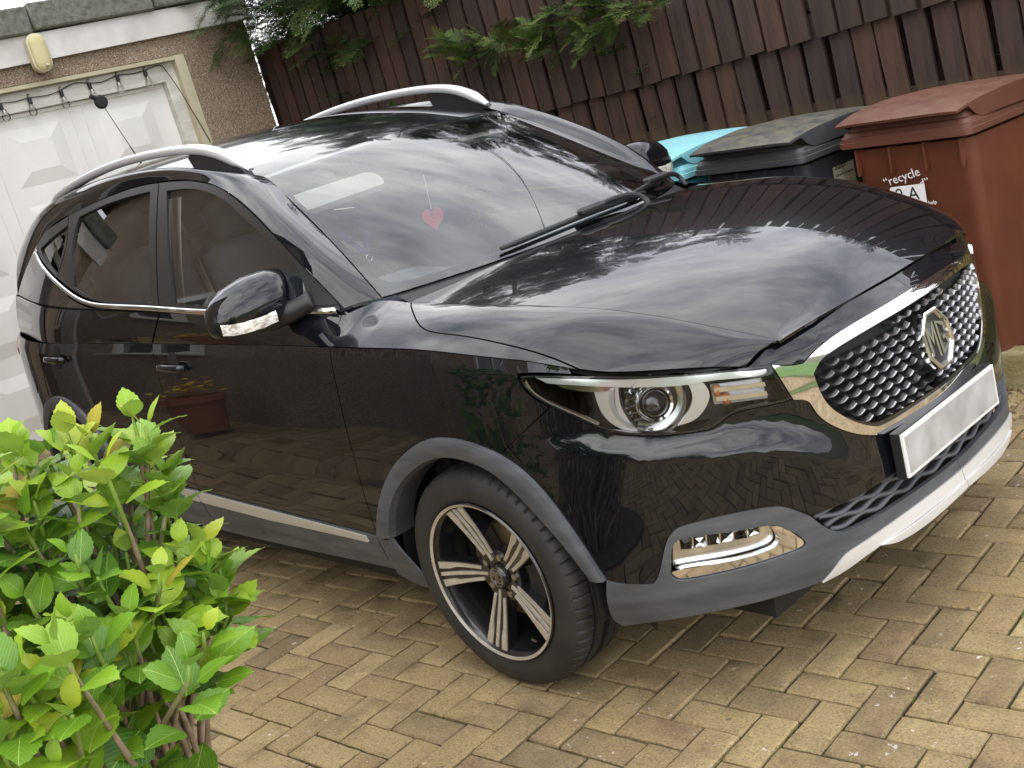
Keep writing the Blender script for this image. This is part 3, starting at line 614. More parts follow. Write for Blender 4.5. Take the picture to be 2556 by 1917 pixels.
    # door handles
    for dr, s0, z0 in ((fd, 2.52, .893), (rd, 1.50, .905)):
        b = MB(); cup = []
        for i in range(17):
            t = 2*math.pi*i/16; cup.append((s0+.042*math.cos(t), z0+.005+.047*math.sin(t)))
        p = PM(); p.add(L, np.array(cup[:-1]), lift=.0015, lip=.001, step=.02, inset=0); hnd = p.build('handle_recess_shade', M['gap'], dr, sd_)  # flat black disc on the door skin paints the cup's shade
        c_ = [Lp(s0+ds, z0+dz, lf)[0] for ds, dz, lf in ((-.085,-.001,.002),(-.075,0,.022),(-.04,.002,.032),(0,.002,.034),(.04,.001,.032),(.075,-.001,.022),(.085,-.002,.002))]
        b.tube(sm(c_, 5), [.006]+[.0125]*(5*6-1)+[.006], 10, flat=.62); b.build('door_handle', M['paint'], dr, True, mirror=sd_ < 0)
    # mirror
    hd = MB(); secs = []
    for k, (y_, cx, cz, rx, rz) in enumerate(((-.842,-.600,1.122,.058,.070),(-.848,-.600,1.123,.066,.080),(-.90,-.598,1.126,.072,.084),(-.96,-.600,1.123,.073,.083),(-1.02,-.607,1.115,.068,.074),(-1.06,-.616,1.106,.056,.060),(-1.082,-.624,1.099,.038,.042),(-1.090,-.629,1.096,.012,.016))):
        ring_ = []
        for j in range(24):
            t = 2*math.pi*j/24; c, s_ = math.cos(t), math.sin(t)
            x_ = cx+rx*np.sign(c)*abs(c)**(.62 if c < 0 else .72)*(1 if c > 0 else .75)-.16*rz*s_*(s_ > 0); z_ = cz+rz*np.sign(s_)*abs(s_)**.72*(1.0 if s_ > 0 else .84)
            ring_.append((x_-.085, y_+.045, z_-.010))
        secs.append(ring_)
    V = [q for r in secs for q in r]; F = []; MIx = []
    for i in range(len(secs)-1):
        for j in range(24):
            k = (j+1) % 24; F.append((i*24+j, i*24+k, (i+1)*24+k, (i+1)*24+j))
    F.append(tuple(range(24))); F.append(tuple((len(secs)-1)*24+j for j in range(24)))
    hd.add(V, F); mr = hd.build('door_mirror', M['paint'], CAR, True, mirror=sd_ < 0)
    # black lower shell and arm
    lo3 = MB(); V = []; F = []
    for i, r in enumerate(secs[1:7]):
        for j in range(13, 24):
            q = np.array(r[j]); cc_ = np.array([np.mean([a[0] for a in r]), r[0][1], np.mean([a[2] for a in r])]); V.append(q+(q-cc_)*.035)
    for i in range(5):
        for j in range(10): F.append((i*11+j, i*11+j+1, (i+1)*11+j+1, (i+1)*11+j))
    me_ = MB(); me_.add(V, F); sh = me_.build('mirror_shell', M['blackplastic'], mr, True, mirror=sd_ < 0)
    b = MB(); b.tube(sm([(-.70,-.89,1.062),(-.66,-.86,1.060),(-.61,-.825,1.070),(-.565,-.785,1.085)], 5), [.036]*6+[.032]*5+[.030]*5, 10, flat=.8); b.build('mirror_arm', M['blackplastic'], mr, True, mirror=sd_ < 0)
    p = PM(); p.add(G, path([(-.63,1.182),(-.594,1.123),(-.572,1.070)], [(-.572,1.070),(-.470,1.062)], [(-.470,1.062),(-.520,1.104),(-.63,1.182)]), lift=.008, lip=.01, step=.015); p.build('mirror_sail', M['blackplastic'], mr, sd_)
    V = []; F = []
    zi = [(-1.080,1.086),(-1.06,1.080),(-1.03,1.077),(-.98,1.076),(-.93,1.080)]
    for y_, z_ in zi:
        k = np.interp(-y_, [.90,.96,1.02,1.06,1.082], [.071,.072,.067,.055,.037]); cx = np.interp(-y_, [.90,.96,1.02,1.06,1.082], [-.598,-.600,-.607,-.616,-.624])
        for dz, f_ in ((.018,1.0),(.004,1.03),(-.014,.99)): V.append((cx+k*f_+.003-.085, y_+.045, z_+dz-.010))
    for i in range(4):
        for j in range(2): F.append((i*3+j, i*3+j+1, (i+1)*3+j+1, (i+1)*3+j))
    me_ = MB(); me_.add(V, F); me_.build('side_repeater', [M['repeater']] if 'repeater' in M else [M['lampsilver']], mr, True, mirror=sd_ < 0)
    b = MB(); V = [(-.742,-.84,1.06),(-.742,-1.01,1.065),(-.742,-1.015,1.14),(-.742,-.955,1.175),(-.742,-.855,1.175),(-.742,-.83,1.13)]; b.add(V, [tuple(range(6))]); b.build('mirror_glass', M['chrome'], mr, mirror=sd_ < 0)

# bonnet
yc_ = lambda x: float(_yc(x))
right = [(x, -yc_(x)) for x in np.linspace(-.245, .755, 24)]
rear = [(-.125,0),(-.130,-.1),(-.140,-.2),(-.150,-.31),(-.162,-.41),(-.180,-.5),(-.205,-.60),(-.245,-.682)]
front = [(.755,-.468),(.772,-.36),(.783,-.2),(.787,0)]
half = path(rear, right, front)
full = np.vstack([half, [(.787, 0)], (half*[1, -1])[::-1][:-1]])
p = PM(); p.add(T, full, step=.03, inset=0)
p2 = PM(); p2.add(U, path(HOODSHUT, [(13.1,1.0),(16,1.0)], [(16,1.0),(16,0)], [(16,0),(7.9,0)]), sc=US); p2.mirrored()
p.raw(p2.V, p2.F, p2.N); hood = p.build('bonnet', M['paint'], CAR)
# bumper with the painted nose above the grille
p = PM(); p.add(L, path(CUT[:1]+HL_LOW[5:], HL_LOW2, CH_OB, [(SMAX,.536),(SMAX,.447)], r_(LG_T), r_(CLAD2), r_(CLAD), A_OUT[:5], r_(CUT)), inset=.0008)
p.add(L, path([(s_, z_-.0035) for s_, z_ in lt(4.752, SMAX, 18)], [(SMAX, float(Ltop(SMAX))-.0035),(SMAX,.829)], r_(CH_OT2), r_(CH_OT), [(4.804,.8095),(4.752,.8195)]), inset=.0008)
p.mirrored(); bump_ = p.build('front_bumper', M['paint'], CAR)
p = PM(); p.add(L, path(CH_OT, CH_OT2, [(SMAX,.829),(SMAX,.805)], r_(CH_IT), CH_IB, [(SMAX,.568),(SMAX,.536)], r_(CH_OB), [(4.837,.717),(4.804,.809)]), lift=.004, lip=.03, step=.012, inset=.0003); p.mirrored()
grille = p.build('grille_surround', M['chrome'], CAR)
p = PM(); p.add(L, path([(4.93,.762),(4.955,.779),(5.062,.791),(SMAX,.797)], [(SMAX,.797),(SMAX,.556)], [(SMAX,.556),(5.198,.556),(5.077,.560),(5.035,.575),(4.975,.61),(4.915,.672),(4.898,.72),(4.898,.758)]), lift=-.035, lip=0, inset=-.01); p.mirrored(); p.build('grille_back', M['gap'], grille)
p = PM(); p.add(L, path([(4.962,.634),(5.035,.590),(5.085,.581),(5.2,.578),(SMAX,.578)], [(SMAX,.578),(SMAX,.549)], [(SMAX,.549),(5.11,.551),(5.046,.563),(4.99,.590),(4.95,.622)]), lift=.002, lip=.02, step=.012, inset=.0003); p.mirrored(); p.build('grille_lower_trim', M['frit'], grille)
gp_ = np.vstack([sm(CH_IT), sm(CH_IB)[::-1]])
gb = MB(); wv = []
for i in range(7):
    t = -1+2*i/6; wv.append((t*.0205, -.004-.007*(1-t*t), 0))
V = []; F = []
for x_, z_, _ in wv: V += [(x_, 0.004, z_-.0040), (x_, .012, z_-.0015), (x_, .001, z_+.0062), (x_, -.014, z_+.005), (x_, -.014, z_-.003)]
for i in range(6):
    for j in range(5): k = (j+1) % 5; F.append((i*5+j, i*5+k, (i+1)*5+k, (i+1)*5+j))
F += [tuple(range(5)), tuple(30+j for j in range(4, -1, -1))]
gb.add(V, F); proto = gb.build('grille_bar', [M['satinchrome']], grille, angle=50); used = False; cnt = 0
for r in range(12):
    z_ = .584+.0232*r
    for c in range(-12, 13):
        for sgn in ((-1, 1) if True else (1,)):
            pass
        a_ = (c+(.5 if r % 2 else 0))*.0450
        if abs(a_) < .062 and abs(z_-.70) < .075: continue
        s_ = SMAX-abs(a_)
        if not inpoly(clean(gp_, .05, .010), np.array([[s_, z_]]))[0]: continue
        q = Lp(s_, z_, -.014)[0]; n = Ln(s_, z_)[0]
        if a_ > 0: q = q*[1, -1, 1]; n = n*[1, -1, 1]
        ex_ = np.cross(n, [0, 0, 1]); ex_ /= np.linalg.norm(ex_); ez = np.cross(ex_, n)
        o = proto if not used else obj('grille_bar', proto.data, grille); used = True; cnt += 1
        o.matrix_local = Matrix(((ex_[0], n[0], ez[0], q[0]), (ex_[1], n[1], ez[1], q[1]), (ex_[2], n[2], ez[2], q[2]), (0, 0, 0, 1)))
# badge on the grille
bc = np.array([.872, 0, .700]); bn = np.array([.985, 0, .17]); bz = np.array([-.17, 0, .985]); by = np.array([0, 1., 0])
def badge(poly, h0, h1, sc_=1):
    n = len(poly); V = [bc+by*(a*sc_)+bz*(b*sc_)+bn*h for h in (h0, h1) for a, b in poly]
    return V, [tuple(range(n, 2*n)), tuple(range(n-1, -1, -1))]+[(i, (i+1) % n, n+(i+1) % n, n+i) for i in range(n)]
octo = lambda r, k=.92: [(r*k*math.cos(math.pi/8+i*math.pi/4), r*math.sin(math.pi/8+i*math.pi/4)) for i in range(8)]
b = MB(); b.add(*badge(octo(.078), -.045, .004)); bd = b.build('badge', M['satin'], grille)
b = MB(); ro, ri = octo(.080), octo(.066); V = [bc+by*a+bz*c+bn*h for pol, h in ((ro, -.006), (ro, .010), (octo(.076), .014), (octo(.070), .014), (ri, .004)) for a, c in pol]
b.add(V, [(k*8+i, k*8+(i+1) % 8, (k+1)*8+(i+1) % 8, (k+1)*8+i) for k in range(4) for i in range(8)]); b.build('grille_badge_ring', M['chrome'], grille)
LET = {'M': [[(-.046,-.034),(-.036,-.034),(-.036,.040),(-.046,.036)], [(-.036,.040),(-.036,.022),(-.024,-.012),(-.024,.010)], [(-.024,-.012),(-.024,.010),(-.012,.044),(-.012,.022)], [(-.012,-.044),(-.003,-.044),(-.003,.047),(-.012,.044)]],
       'G': [[(.004,-.044),(.013,-.036),(.013,.036),(.004,.044)], [(.004,.044),(.013,.036),(.038,.020),(.044,.030)], [(.036,.022),(.044,.028),(.044,.006),(.036,.006)], [(.004,-.044),(.013,-.036),(.038,-.022),(.044,-.030)], [(.036,-.026),(.044,-.028),(.044,-.002),(.036,-.002)], [(.022,-.010),(.044,-.010),(.044,-.001),(.022,-.001)]]}
b = MB()
for ch in 'MG':
    for q in LET[ch]: b.add(*badge(q, .003, .010))
b.build('badge_letters', M['chrome'], grille)
# lower grille, chin, skid plate, number plate
p = PM(); p.add(L, path(LG_T, [(SMAX,.447),(SMAX,.375)], r_(LG_B)), lift=-.045, lip=0, inset=-.012); p.mirrored(); lg = p.build('lower_grille', M['gap'], CAR)
for k in range(4):
    z0 = .440-.017*k; b = MB(); P_ = []
    s0 = 4.825+.012*k
    for a_ in np.linspace(-(SMAX-s0), SMAX-s0, 110):
        q = Lp(SMAX-abs(a_), z0+.0055*math.sin(a_*2*math.pi/.115+k*math.pi), -.016)[0]
        if a_ > 0: q = q*[1, -1, 1]
        P_.append(q)
    b.tube(P_, .0062, 6, flat=1.5); b.build('wavy_bar', M['plastic'], lg, True)
fo_r = [(4.455,.364),(4.478,.418),(4.497,.466),(4.521,.489),(4.62,.486),(4.733,.472),(4.775,.440),(4.812,.375),(4.800,.352),(4.770,.341),(4.64,.338),(4.503,.334),(4.472,.345)]
p = PM(); p.add(L, path(r_(A_OUT[:2])[1:]+CLAD[1:], CLAD2, LG_B, [(SMAX,.375),(SMAX,.350)], r_(SK_T), [(4.811,.273),(4.70,.274),(4.56,.268),(4.42,.254),(4.337,.243)], [(4.337,.243),(4.318,.26),(4.322,.33),(4.335,.380)]), [path(fo+fo[:1])], lift=.003, lip=.02, inset=.0008)
p.mirrored(); chin = p.build('bumper_skirt', M['plastic'], CAR)
p = PM(); p.add(L, path(SK_T, [(SMAX,.350),(SMAX,.318)], [(SMAX,.318),(5.07,.312),(4.93,.299),(4.87,.283),(4.811,.273)]), lift=.008, lip=.012); p.mirrored(); p.build('skid_plate', M['skid'], CAR)
p = PM(); p.add(L, path([(4.97,.309),(SMAX,.322)], [(SMAX,.322),(SMAX,.302)], [(SMAX,.302),(5.03,.294),(4.97,.309)]), lift=.014, lip=.02); p.mirrored(); p.build('skid_step', M['skid'], CAR)
p = PM(); p.add(L, path([(4.33,.245),(4.56,.262),(4.81,.272),(SMAX,.31)], [(SMAX,.31),(SMAX,.25)], [(SMAX,.25),(4.75,.235),(4.4,.225),(4.33,.245)]), lift=-.07, lip=0); p.mirrored(); p.build('under_tray', M['blackplastic'], CAR)
b = MB(); pc = np.array([.890, 0, .489]); pz = np.array([-.03, 0, 1.]); px_ = np.array([1., 0, .03])
def pbox(w_, h_, d0, d1):
    V = [pc+np.array([0, y_, 0])+pz*z_+px_*d for d in (d0, d1) for y_, z_ in ((-w_, -h_), (w_, -h_), (w_, h_), (-w_, h_))]; return V, [(4, 5, 6, 7), (3, 2, 1, 0), (0, 1, 5, 4), (1, 2, 6, 5), (2, 3, 7, 6), (3, 0, 4, 7)]
b.add(*pbox(.249, .0545, -.006, .0)); npl = b.build('number_plate', M['plate'], CAR)
b = MB(); b.add(*pbox(.240, .046, -.002, .0012)); b.build('plate_field', M['plategrey'], npl)
b = MB(); b.add(*pbox(.252, .058, -.030, -.0065)); b.build('plate_holder', M['blackplastic'], npl)
# windscreen
p = PM(); wo = path([(-1,0),(0,0),(1,0)], [(1,0),(1,1)], [(1,1),(-1,1)], [(-1,1),(-1,0)])
p.add(W, wo, lift=.001, lip=0, step=.03, sc=(.62,.78), inset=.003); ws = p.build('windscreen', M['wglass'], CAR)
fin = path([(-.955,.862),(-.93,.885),(-.865,.900),(-.426,.919),(-.36,.905)], [(-.36,.905),(-.299,.849),(-.262,.800),(-.223,.783),(-.079,.790),(.0,.790),(.15,.790),(.214,.800),(.262,.830),(.33,.905)], [(.33,.905),(.40,.918),(.865,.900),(.93,.885),(.955,.862)], [(.955,.862),(.962,.70),(.962,.30),(.955,.123),(.93,.078),(.87,.056)], [(.87,.056),(.4,.045),(0,.042),(-.4,.045),(-.87,.056)], [(-.87,.056),(-.93,.078),(-.955,.123),(-.962,.30),(-.962,.70),(-.955,.862)])
p = PM(); p.add(W, wo, [fin], lift=-.004, lip=0, step=.025, sc=(.62,.78), inset=.002); p.build('windscreen_border', M['frit'], ws)
# roof skin
k_ = np.linspace(-1, 1, 15); fr = [(-.992-.051*k*k, k*.537) for k in k_]
p = PM(); p.add(RF, path(fr, [(-1.043,.537),(-1.2,.556),(-1.4,.562),(-1.7,.566),(-2.0,.566),(-2.3,.562),(-2.6,.552),(-2.85,.535),(-3.10,.51)], [(-3.10,.51),(-3.13,0),(-3.10,-.51)], [(-3.10,-.51),(-2.85,-.535),(-2.6,-.552),(-2.3,-.562),(-2.0,-.566),(-1.7,-.566),(-1.4,-.562),(-1.2,-.556),(-1.043,-.537)]), step=.04, inset=.001); roof = p.build('roof', M['paint'], CAR)
b = MB(); b.tube([(-2.86,0,1.505),(-2.90,0,1.56),(-2.96,0,1.655)], [.006,.005,.0035], 8); b.tube([(-2.96,0,1.655),(-3.095,0,1.865)], .0022, 6); b.lathe([(0,0),(.03,0),(.032,.012),(.012,.02),(0,.022)], 16, 'z', (-2.86,0,1.497))
ant = b.build('antenna', M['blackplastic'], CAR, True)
b = MB(); b.lathe([(0,-.012),(.026,-.011),(.033,-.004),(.033,.004),(.026,.011),(0,.012)], 28, 'x', (-3.105,0,1.885)); b.tube([(-3.105,-.020,1.905),(-3.105,-.044,1.922)], [.012,.010], 10); b.build('antenna_topper', M['gap'], CAR, angle=40)
# tail: hatch with its glass, rear bumper
hb = [np.array([(x_, y_, z_) for y_ in np.linspace(-w_, w_, 9)]) for x_, w_, z_ in ((-3.09,.49,1.435),(-3.18,.52,1.30),(-3.27,.56,1.06),(-3.31,.60,.98),(-3.32,.62,.80),(-3.31,.62,.60))]
for c in hb: c[:, 0] += .05*(c[:, 1]/c[:, 1].max())**2
p = PM(); addloft(p, hb, 24, 16, out=(-1, 0, .2)); hatch = p.build('tailgate', M['paint'], CAR)
p = PM(); g2 = [h_*[1, .86, 1]+[-.012, 0, .004] for h_ in hb[:3]]; addloft(p, [g2[0]*.93+g2[1]*.07, g2[0]*.5+g2[1]*.5, g2[1], g2[1]*.4+g2[2]*.6], 20, 8, out=(-1, 0, .2)); p.build('rear_window', M['frit'], hatch)
p = PM(); p.add(L, path([(0,.62),(.35,.62),(.70,.66)], [(.70,.66),(.72,.42)], [(.72,.42),(0,.40)], [(0,.40),(0,.62)])); p.mirrored(); p.build('rear_bumper', M['paint'], CAR)
p = PM(); p.add(L, path([(0,.40),(.72,.42),(.99,.40)], [(.99,.40),(.99,.30)], [(.99,.30),(0,.28)], [(0,.28),(0,.40)]), lift=.003); p.mirrored(); p.build('rear_bumper_skirt', M['plastic'], CAR)
# black backing added behind panels to keep shut lines dark, floor, wheel wells
p = PM()
def inner(a, b): q, n = surfn(L, np.array([a]), np.array([b])); return q[0]-n[0]*.03
for s0, s1, z0, z1 in ((4.36,SMAX,.22,.86),(3.47,3.56,.24,.95),(1.80,3.5,.24,.95),(.1,.98,.28,.97),(1.79,3.5,.9,.96),(.98,1.85,.76,.95),(3.50,4.36,.745,.91)):
    A_, B_ = np.meshgrid(np.linspace(s0, s1, max(2, int((s1-s0)/.06)+1)), np.linspace(z0, z1, 12), indexing='ij'); q, n = surfn(L, A_.ravel(), B_.ravel()); q = q-n*(.065 if s0 > 4.3 else .03); nu, nv = A_.shape
    p.raw(q, [(i*nv+j, i*nv+j+1, (i+1)*nv+j+1, (i+1)*nv+j) for i in range(nu-1) for j in range(nv-1)], np.repeat(n[:1], 4*(nu-1)*(nv-1), 0))
A_, B_ = np.meshgrid(np.linspace(0, 16, 60), np.linspace(0, 1, 5), indexing='ij'); q, n = surfn(U, A_.ravel(), B_.ravel()); q = q-n*.022; p.raw(q, [(i*5+j, i*5+j+1, (i+1)*5+j+1, (i+1)*5+j) for i in range(59) for j in range(4)], np.repeat(n[:1], 4*59*4, 0))
p.mirrored(); backing_b = p.build('shut_line_backing', M['gap'], CAR)
b = MB(); b.box((-1.25, 0, .24), (3.9, 1.2, .06)); b.box((-1.25, 0, .22), (1.75, 1.56, .05)); b.box((.45, 0, .50), (.5, 1.05, .5)); b.box((-.22, 0, .62), (.08, 1.5, .75)); b.box((-3.0, 0, .5), (.4, 1.3, .5)); b.box((-2.05, 0, .5), (.06, 1.5, .5)); b.build('underbody', M['gap'], CAR)
for cx in (0, -2.52):
    for sg in (1, -1):
        b = MB(); V = []; F = []
        for i in range(25):
            t = math.radians(-12+204*i/24)
            for y_ in (-.845, -.60): V.append((cx+.372*math.cos(t), y_, .335+.372*math.sin(t)))
        for i in range(24): F.append((i*2, i*2+1, i*2+3, i*2+2))
        V += [(cx+.38*math.cos(t), -.60, max(.20, .335+.38*math.sin(t))) for t in np.linspace(0, 2*math.pi, 24, endpoint=False)]; F.append(tuple(range(50, 74))); b.add(V, F); b.build('wheel_arch_liner', M['gap'], CAR, True, mirror=sg < 0)

# wheels ---------------------------------------------------------------------------------
def wheel(cx, side, zoff, rot0, steer=0):
    R_ = .316
    prof = [(.224,-.095),(.232,-.102),(.250,-.108),(.272,-.108),(.288,-.103),(.300,-.096),(.308,-.086),(.313,-.072)]
    tread = [(.3135,-.066),(.3155,-.050),(.308,-.049),(.308,-.041),(.316,-.040),(.3165,-.012),(.308,-.011),(.308,-.003),(.3165,-.002)]
    tr2 = [(r, -h) for r, h in reversed(tread[:-1])]; pr2 = [(r, -h) for r, h in reversed(prof)]
    full_ = prof+tread+tr2+pr2
    n = 360; b = MB(); k = len(full_); V = []; F = []
    for i in range(n):
        t = 2*math.pi*i/n
        for q, (r, h) in enumerate(full_):
            slot = (i % 6 == 0) and (6 <= q <= 9 or k-10 <= q <= k-7); rr = r-(.006 if slot else 0)
            if 2 <= q <= 4 and (i//3) % 13 == 0: rr += 0
            V.append((rr*math.cos(t), h, rr*math.sin(t)))
    for i in range(n):
        j = (i+1) % n
        for q in range(k-1): F.append((i*k+q, j*k+q, j*k+q+1, i*k+q+1))
    b.add(V, F)
    Tm = Matrix.Translation((cx, -.762*side, .318+zoff)) @ Matrix.Rotation(steer, 4, 'Z')
    if side < 0: Tm = Tm @ Matrix.Rotation(math.pi, 4, 'Z')
    rimb = MB(); rimb.lathe([(.218,-.104),(.226,-.108),(.229,-.104),(.224,-.094),(.213,-.086),(.205,-.060),(.200,.0),(.205,.08),(.225,.10)], 96, m=0)
    rimb.M = [1 if abs(np.mean([math.hypot(rimb.V[i][0], rimb.V[i][2]) for i in f])-.2225) < .0048 and np.mean([rimb.V[i][1] for i in f]) < -.10 else 0 for f in rimb.F]
    wh = rimb.build('wheel', [M['wblack'], M['machined']], CAR, angle=35); wh.matrix_local = Tm
    b.build('tyre', M['rubber'], wh, angle=28)
    b = MB(); b.lathe([(.05,-.02),(.135,-.02),(.135,.0),(.05,.0)], 64, closed=True); b.build('brake_disc', M['disc'], wh, angle=30)
    b = MB(); b.lathe([(0,-.03),(.066,-.03),(.07,0)], 32)
    b.prism([(.095*math.cos(t), .095*math.sin(t)) for t in np.linspace(-.75, .35, 8)]+[(.15*math.cos(t), .15*math.sin(t)) for t in np.linspace(.35, -.75, 8)], -.045, .02); b.build('caliper', M['blackplastic'], wh)
    yf = lambda r: -.066-.030*np.clip((r-.05)/.165, 0, 1)**1.3
    for s5 in range(5):
        th = math.radians(rot0)-2*math.pi*s5/5
        b = MB(); k0 = 12
        def strip(f0, f1, dy, depth, m_, r0=.038, r1=.2145):
            V = []; F = []
            for i in range(k0+1):
                r = r0+(r1-r0)*i/k0; sw = .13*(r/.21)-.13     # gentle sweep of the spoke
                for wv_, d in ((f0(r), dy), (f1(r), dy), (f1(r), dy+depth), (f0(r), dy+depth)):
                    a = th+sw*.45+wv_/r; V.append((r*math.cos(a), yf(r)+d, r*math.sin(a)))
            for i in range(k0):
                for j in range(4): q = (j+1) % 4; F.append((i*4+j, i*4+q, (i+1)*4+q, (i+1)*4+j))
            F += [(3, 2, 1, 0), tuple(k0*4+j for j in range(4))]; b.add(V, F, m_)
        hw = lambda r: .019+.019*(np.clip((r-.05)/.165, 0, 1))
        strip(lambda r: -hw(r)-.003, lambda r: hw(r)+.003, .004, .035, 0, .045)
        ow = lambda r: np.interp(r, [.07, .13, .158, .172, .215], [.0090, .0105, .0120, .0180, .0205])
        strip(lambda r: -hw(r), lambda r: -hw(r)+ow(r), .0, .008, 1, .068)
        strip(lambda r: hw(r)-ow(r), lambda r: hw(r), .0, .008, 1, .068)
        strip(lambda r: -.0042-.001*(r > .1), lambda r: .0042+.001*(r > .1), .0, .008, 1, .046)
        b.build('spoke', [M['wblack'], M['machined']], wh, angle=35)
    b = MB(); b.lathe([(0,-.058),(.075,-.058),(.078,-.03)], 40); b.lathe([(.0,-.074),(.030,-.073),(.034,-.066),(.036,-.05)], 40); b.build('hub', M['wblack'], wh, angle=35)
    for k in range(5):
        t = math.radians(rot0+36)+2*math.pi*k/5; b = MB(); b.lathe([(0,-.064),(.010,-.064),(.0115,-.050)], 6, c=(.056*math.cos(t), 0, .056*math.sin(t))); b.build('wheel_nut', M['satinchrome'], wh)
    # centre cap with octagon badge
    b = MB(); a0 = math.radians(rot0-118)
    def cp(poly, h0, h1):
        n_ = len(poly); V = []
        for h in (h0, h1):
            for a, c in poly: V.append((a*math.cos(a0)-c*math.sin(a0), h, a*math.sin(a0)+c*math.cos(a0)))
        return V, [tuple(range(n_, 2*n_)), tuple(range(n_-1, -1, -1))]+[(i, (i+1) % n_, n_+(i+1) % n_, n_+i) for i in range(n_)]
    ro, ri = octo(.029), octo(.0255)
    for i in range(8): j = (i+1) % 8; b.add(*cp([ro[i], ro[j], ri[j], ri[i]], -.0725, -.0765))
    for ch in 'MG':
        for q in LET[ch]: b.add(*cp([(x_*.46, y_*.40) for x_, y_ in q], -.0725, -.0762))
    b.build('cap_badge', M['satinchrome'], wh)
    b = MB(); t = math.radians(-62); b.tube([(.196*math.cos(t), -.075, .196*math.sin(t)), (.183*math.cos(t), -.083, .183*math.sin(t))], .004, 8); b.build('tyre_valve', M['satinchrome'], wh)
wheel(0, 1, 0, 112); wheel(-2.52, 1, -.012, 30); wheel(0, -1, -.034, 75); wheel(-2.52, -1, -.046, 10)

b = MB(); b.add([(.36,-.72,.245),(.44,-.74,.245),(.40,-.70,.165),(.36,-.70,.245),(.44,-.715,.245)], [(0,1,2),(3,2,4),(0,2,3),(1,4,2)]); b.build('air_deflector', M['blackplastic'], CAR)
# wipers and cowl
p = PM(); A_ = np.linspace(-.95, .95, 30); c1 = W(A_, np.full(30, .012)); c2 = c1.copy(); c2[:, 0] += .07; c2[:, 2] -= .02; c0_ = W(A_, np.full(30, .05)); c0_[:, 2] -= .012
addloft(p, [c0_-[.0, 0, .01], c1-[0, 0, .006], c2-[0, 0, .02]], 40, 5, out=(0, 0, 1)); p.build('cowl', M['blackplastic'], CAR)
def wpt(a, b, h): q, n = surfn(W, np.array([a]), np.array([b])); return q[0]+n[0]*h
for k, (a0, a1, pv, bl) in enumerate(((-.50, .48, .36, .035), (.36, .93, .93, .05))):
    b = MB(); P_ = [wpt(a, bl+.012*math.sin(math.pi*t), .014) for t, a in ((i/12, a0+(a1-a0)*i/12) for i in range(13))]
    b.tube(P_, [.006]+[.009]*11+[.006], 8, flat=.7); wb = b.build('wiper', M['blackplastic'], CAR, True)
    mid = wpt((a0*.45+a1*.55), bl+.01, .03); b = MB(); b.box(mid, (.035, .11, .02), bev=.006); b.tube(sm([mid, wpt(a0*.2+a1*.8, .035, .035), wpt(pv, .0, .03), wpt(pv, -.05, .015)], 5), [.009]*16, 8, flat=.7); b.build('wiper_arm', M['blackplastic'], wb)

# interior -------------------------------------------------------------------------------
p = PM(); A_ = np.linspace(-1, 1, 30)
d0 = W(A_, np.full(30, .0)); d0[:, 2] -= .03; d0[:, 0] -= .03
d1 = d0.copy(); d1[:, 0] -= .25; d1[:, 2] = 1.02-.02*np.abs(A_)**2+.018*np.exp(-((A_+.55)/.22)**2)
d2 = d1.copy(); d2[:, 0] -= .22; d2[:, 2] = 1.0+.052*np.exp(-((A_+.55)/.24)**6); d2[:, 1] *= 1.1; d3 = d2.copy(); d3[:, 0] -= .06; d3[:, 2] -= .10; d4 = d3.copy(); d4[:, 2] -= .35
addloft(p, [d0, d1, d2], 60, 12, out=(0, 0, 1)); addloft(p, [d2, d3, d4], 60, 8, out=(-1, 0, .3)); dash = p.build('dashboard', M['dash'], CAR)
b = MB(); V = []; c_ = np.array([-.90,-.385,.985]); e1_ = np.array([0, 1., 0]); e2_ = np.array([-.46, 0, .888])
circ_ = [c_+.185*(e1_*math.cos(t)+e2_*math.sin(t)) for t in np.linspace(0, 2*math.pi, 41)]; b.tube(circ_, .016, 10, cap=False); stw = b.build('steering_wheel', M['leather'], CAR, True)
b = MB(); b.tube([c_+.185*(e1_*math.cos(t)+e2_*math.sin(t)) for t in np.linspace(math.radians(58), math.radians(158), 20)], .021, 10); b.build('wheel_cover', M['cream'], stw, True)
b = MB(); b.box(c_+np.array([.02, 0, -.01]), (.06, .16, .13), bev=.02, R=[[.888, 0, -.46], [0, 1, 0], [.46, 0, .888]]); b.tube([c_-e1_*.17, c_+e1_*.17], .018, 8); b.tube([c_, c_-e2_*.17], .018, 8); b.tube([c_+np.array([.02, 0, 0]), c_+np.array([.3, 0, -.15])], .03, 8); b.build('wheel_boss', M['leather'], stw)
def seat(x, y, wd, name='seat', heads=(0,)):
    b = MB(); b.box((x+.22, y, .62), (.52, wd, .18), bev=.05); b.box((x-.10, y, .92), (.15, wd, .66), bev=.05, R=[[.94, 0, -.34], [0, 1, 0], [.34, 0, .94]]); st = b.build(name, M['seat'], CAR, angle=50)
    for h_ in heads:
        b = MB(); b.box((x-.235, y+h_, 1.30), (.10, .26, .18), bev=.035, R=[[.96, 0, -.28], [0, 1, 0], [.28, 0, .96]])
        for q in (-.06, .06): b.tube([(x-.21, y+h_+q, 1.15), (x-.235, y+h_+q, 1.24)], .006, 6)
        b.build('headrest', M['seat'], st, angle=50)
seat(-1.32, -.37, .50); seat(-1.32, .37, .50); seat(-2.22, 0, 1.22, 'rear_seat', (-.40, .40))
p = PM(); hx = np.linspace(-1.06, -3.0, 14); rows_ = []
for y_ in (-.50,-.35,0,.35,.50): q = RF(hx, np.full(14, y_)); q[:, 2] -= .045+.05*(abs(y_) > .4); rows_.append(q)
addloft(p, rows_, 24, 12, out=(0, 0, -1)); p.build('headlining', M['trimgrey'], CAR)
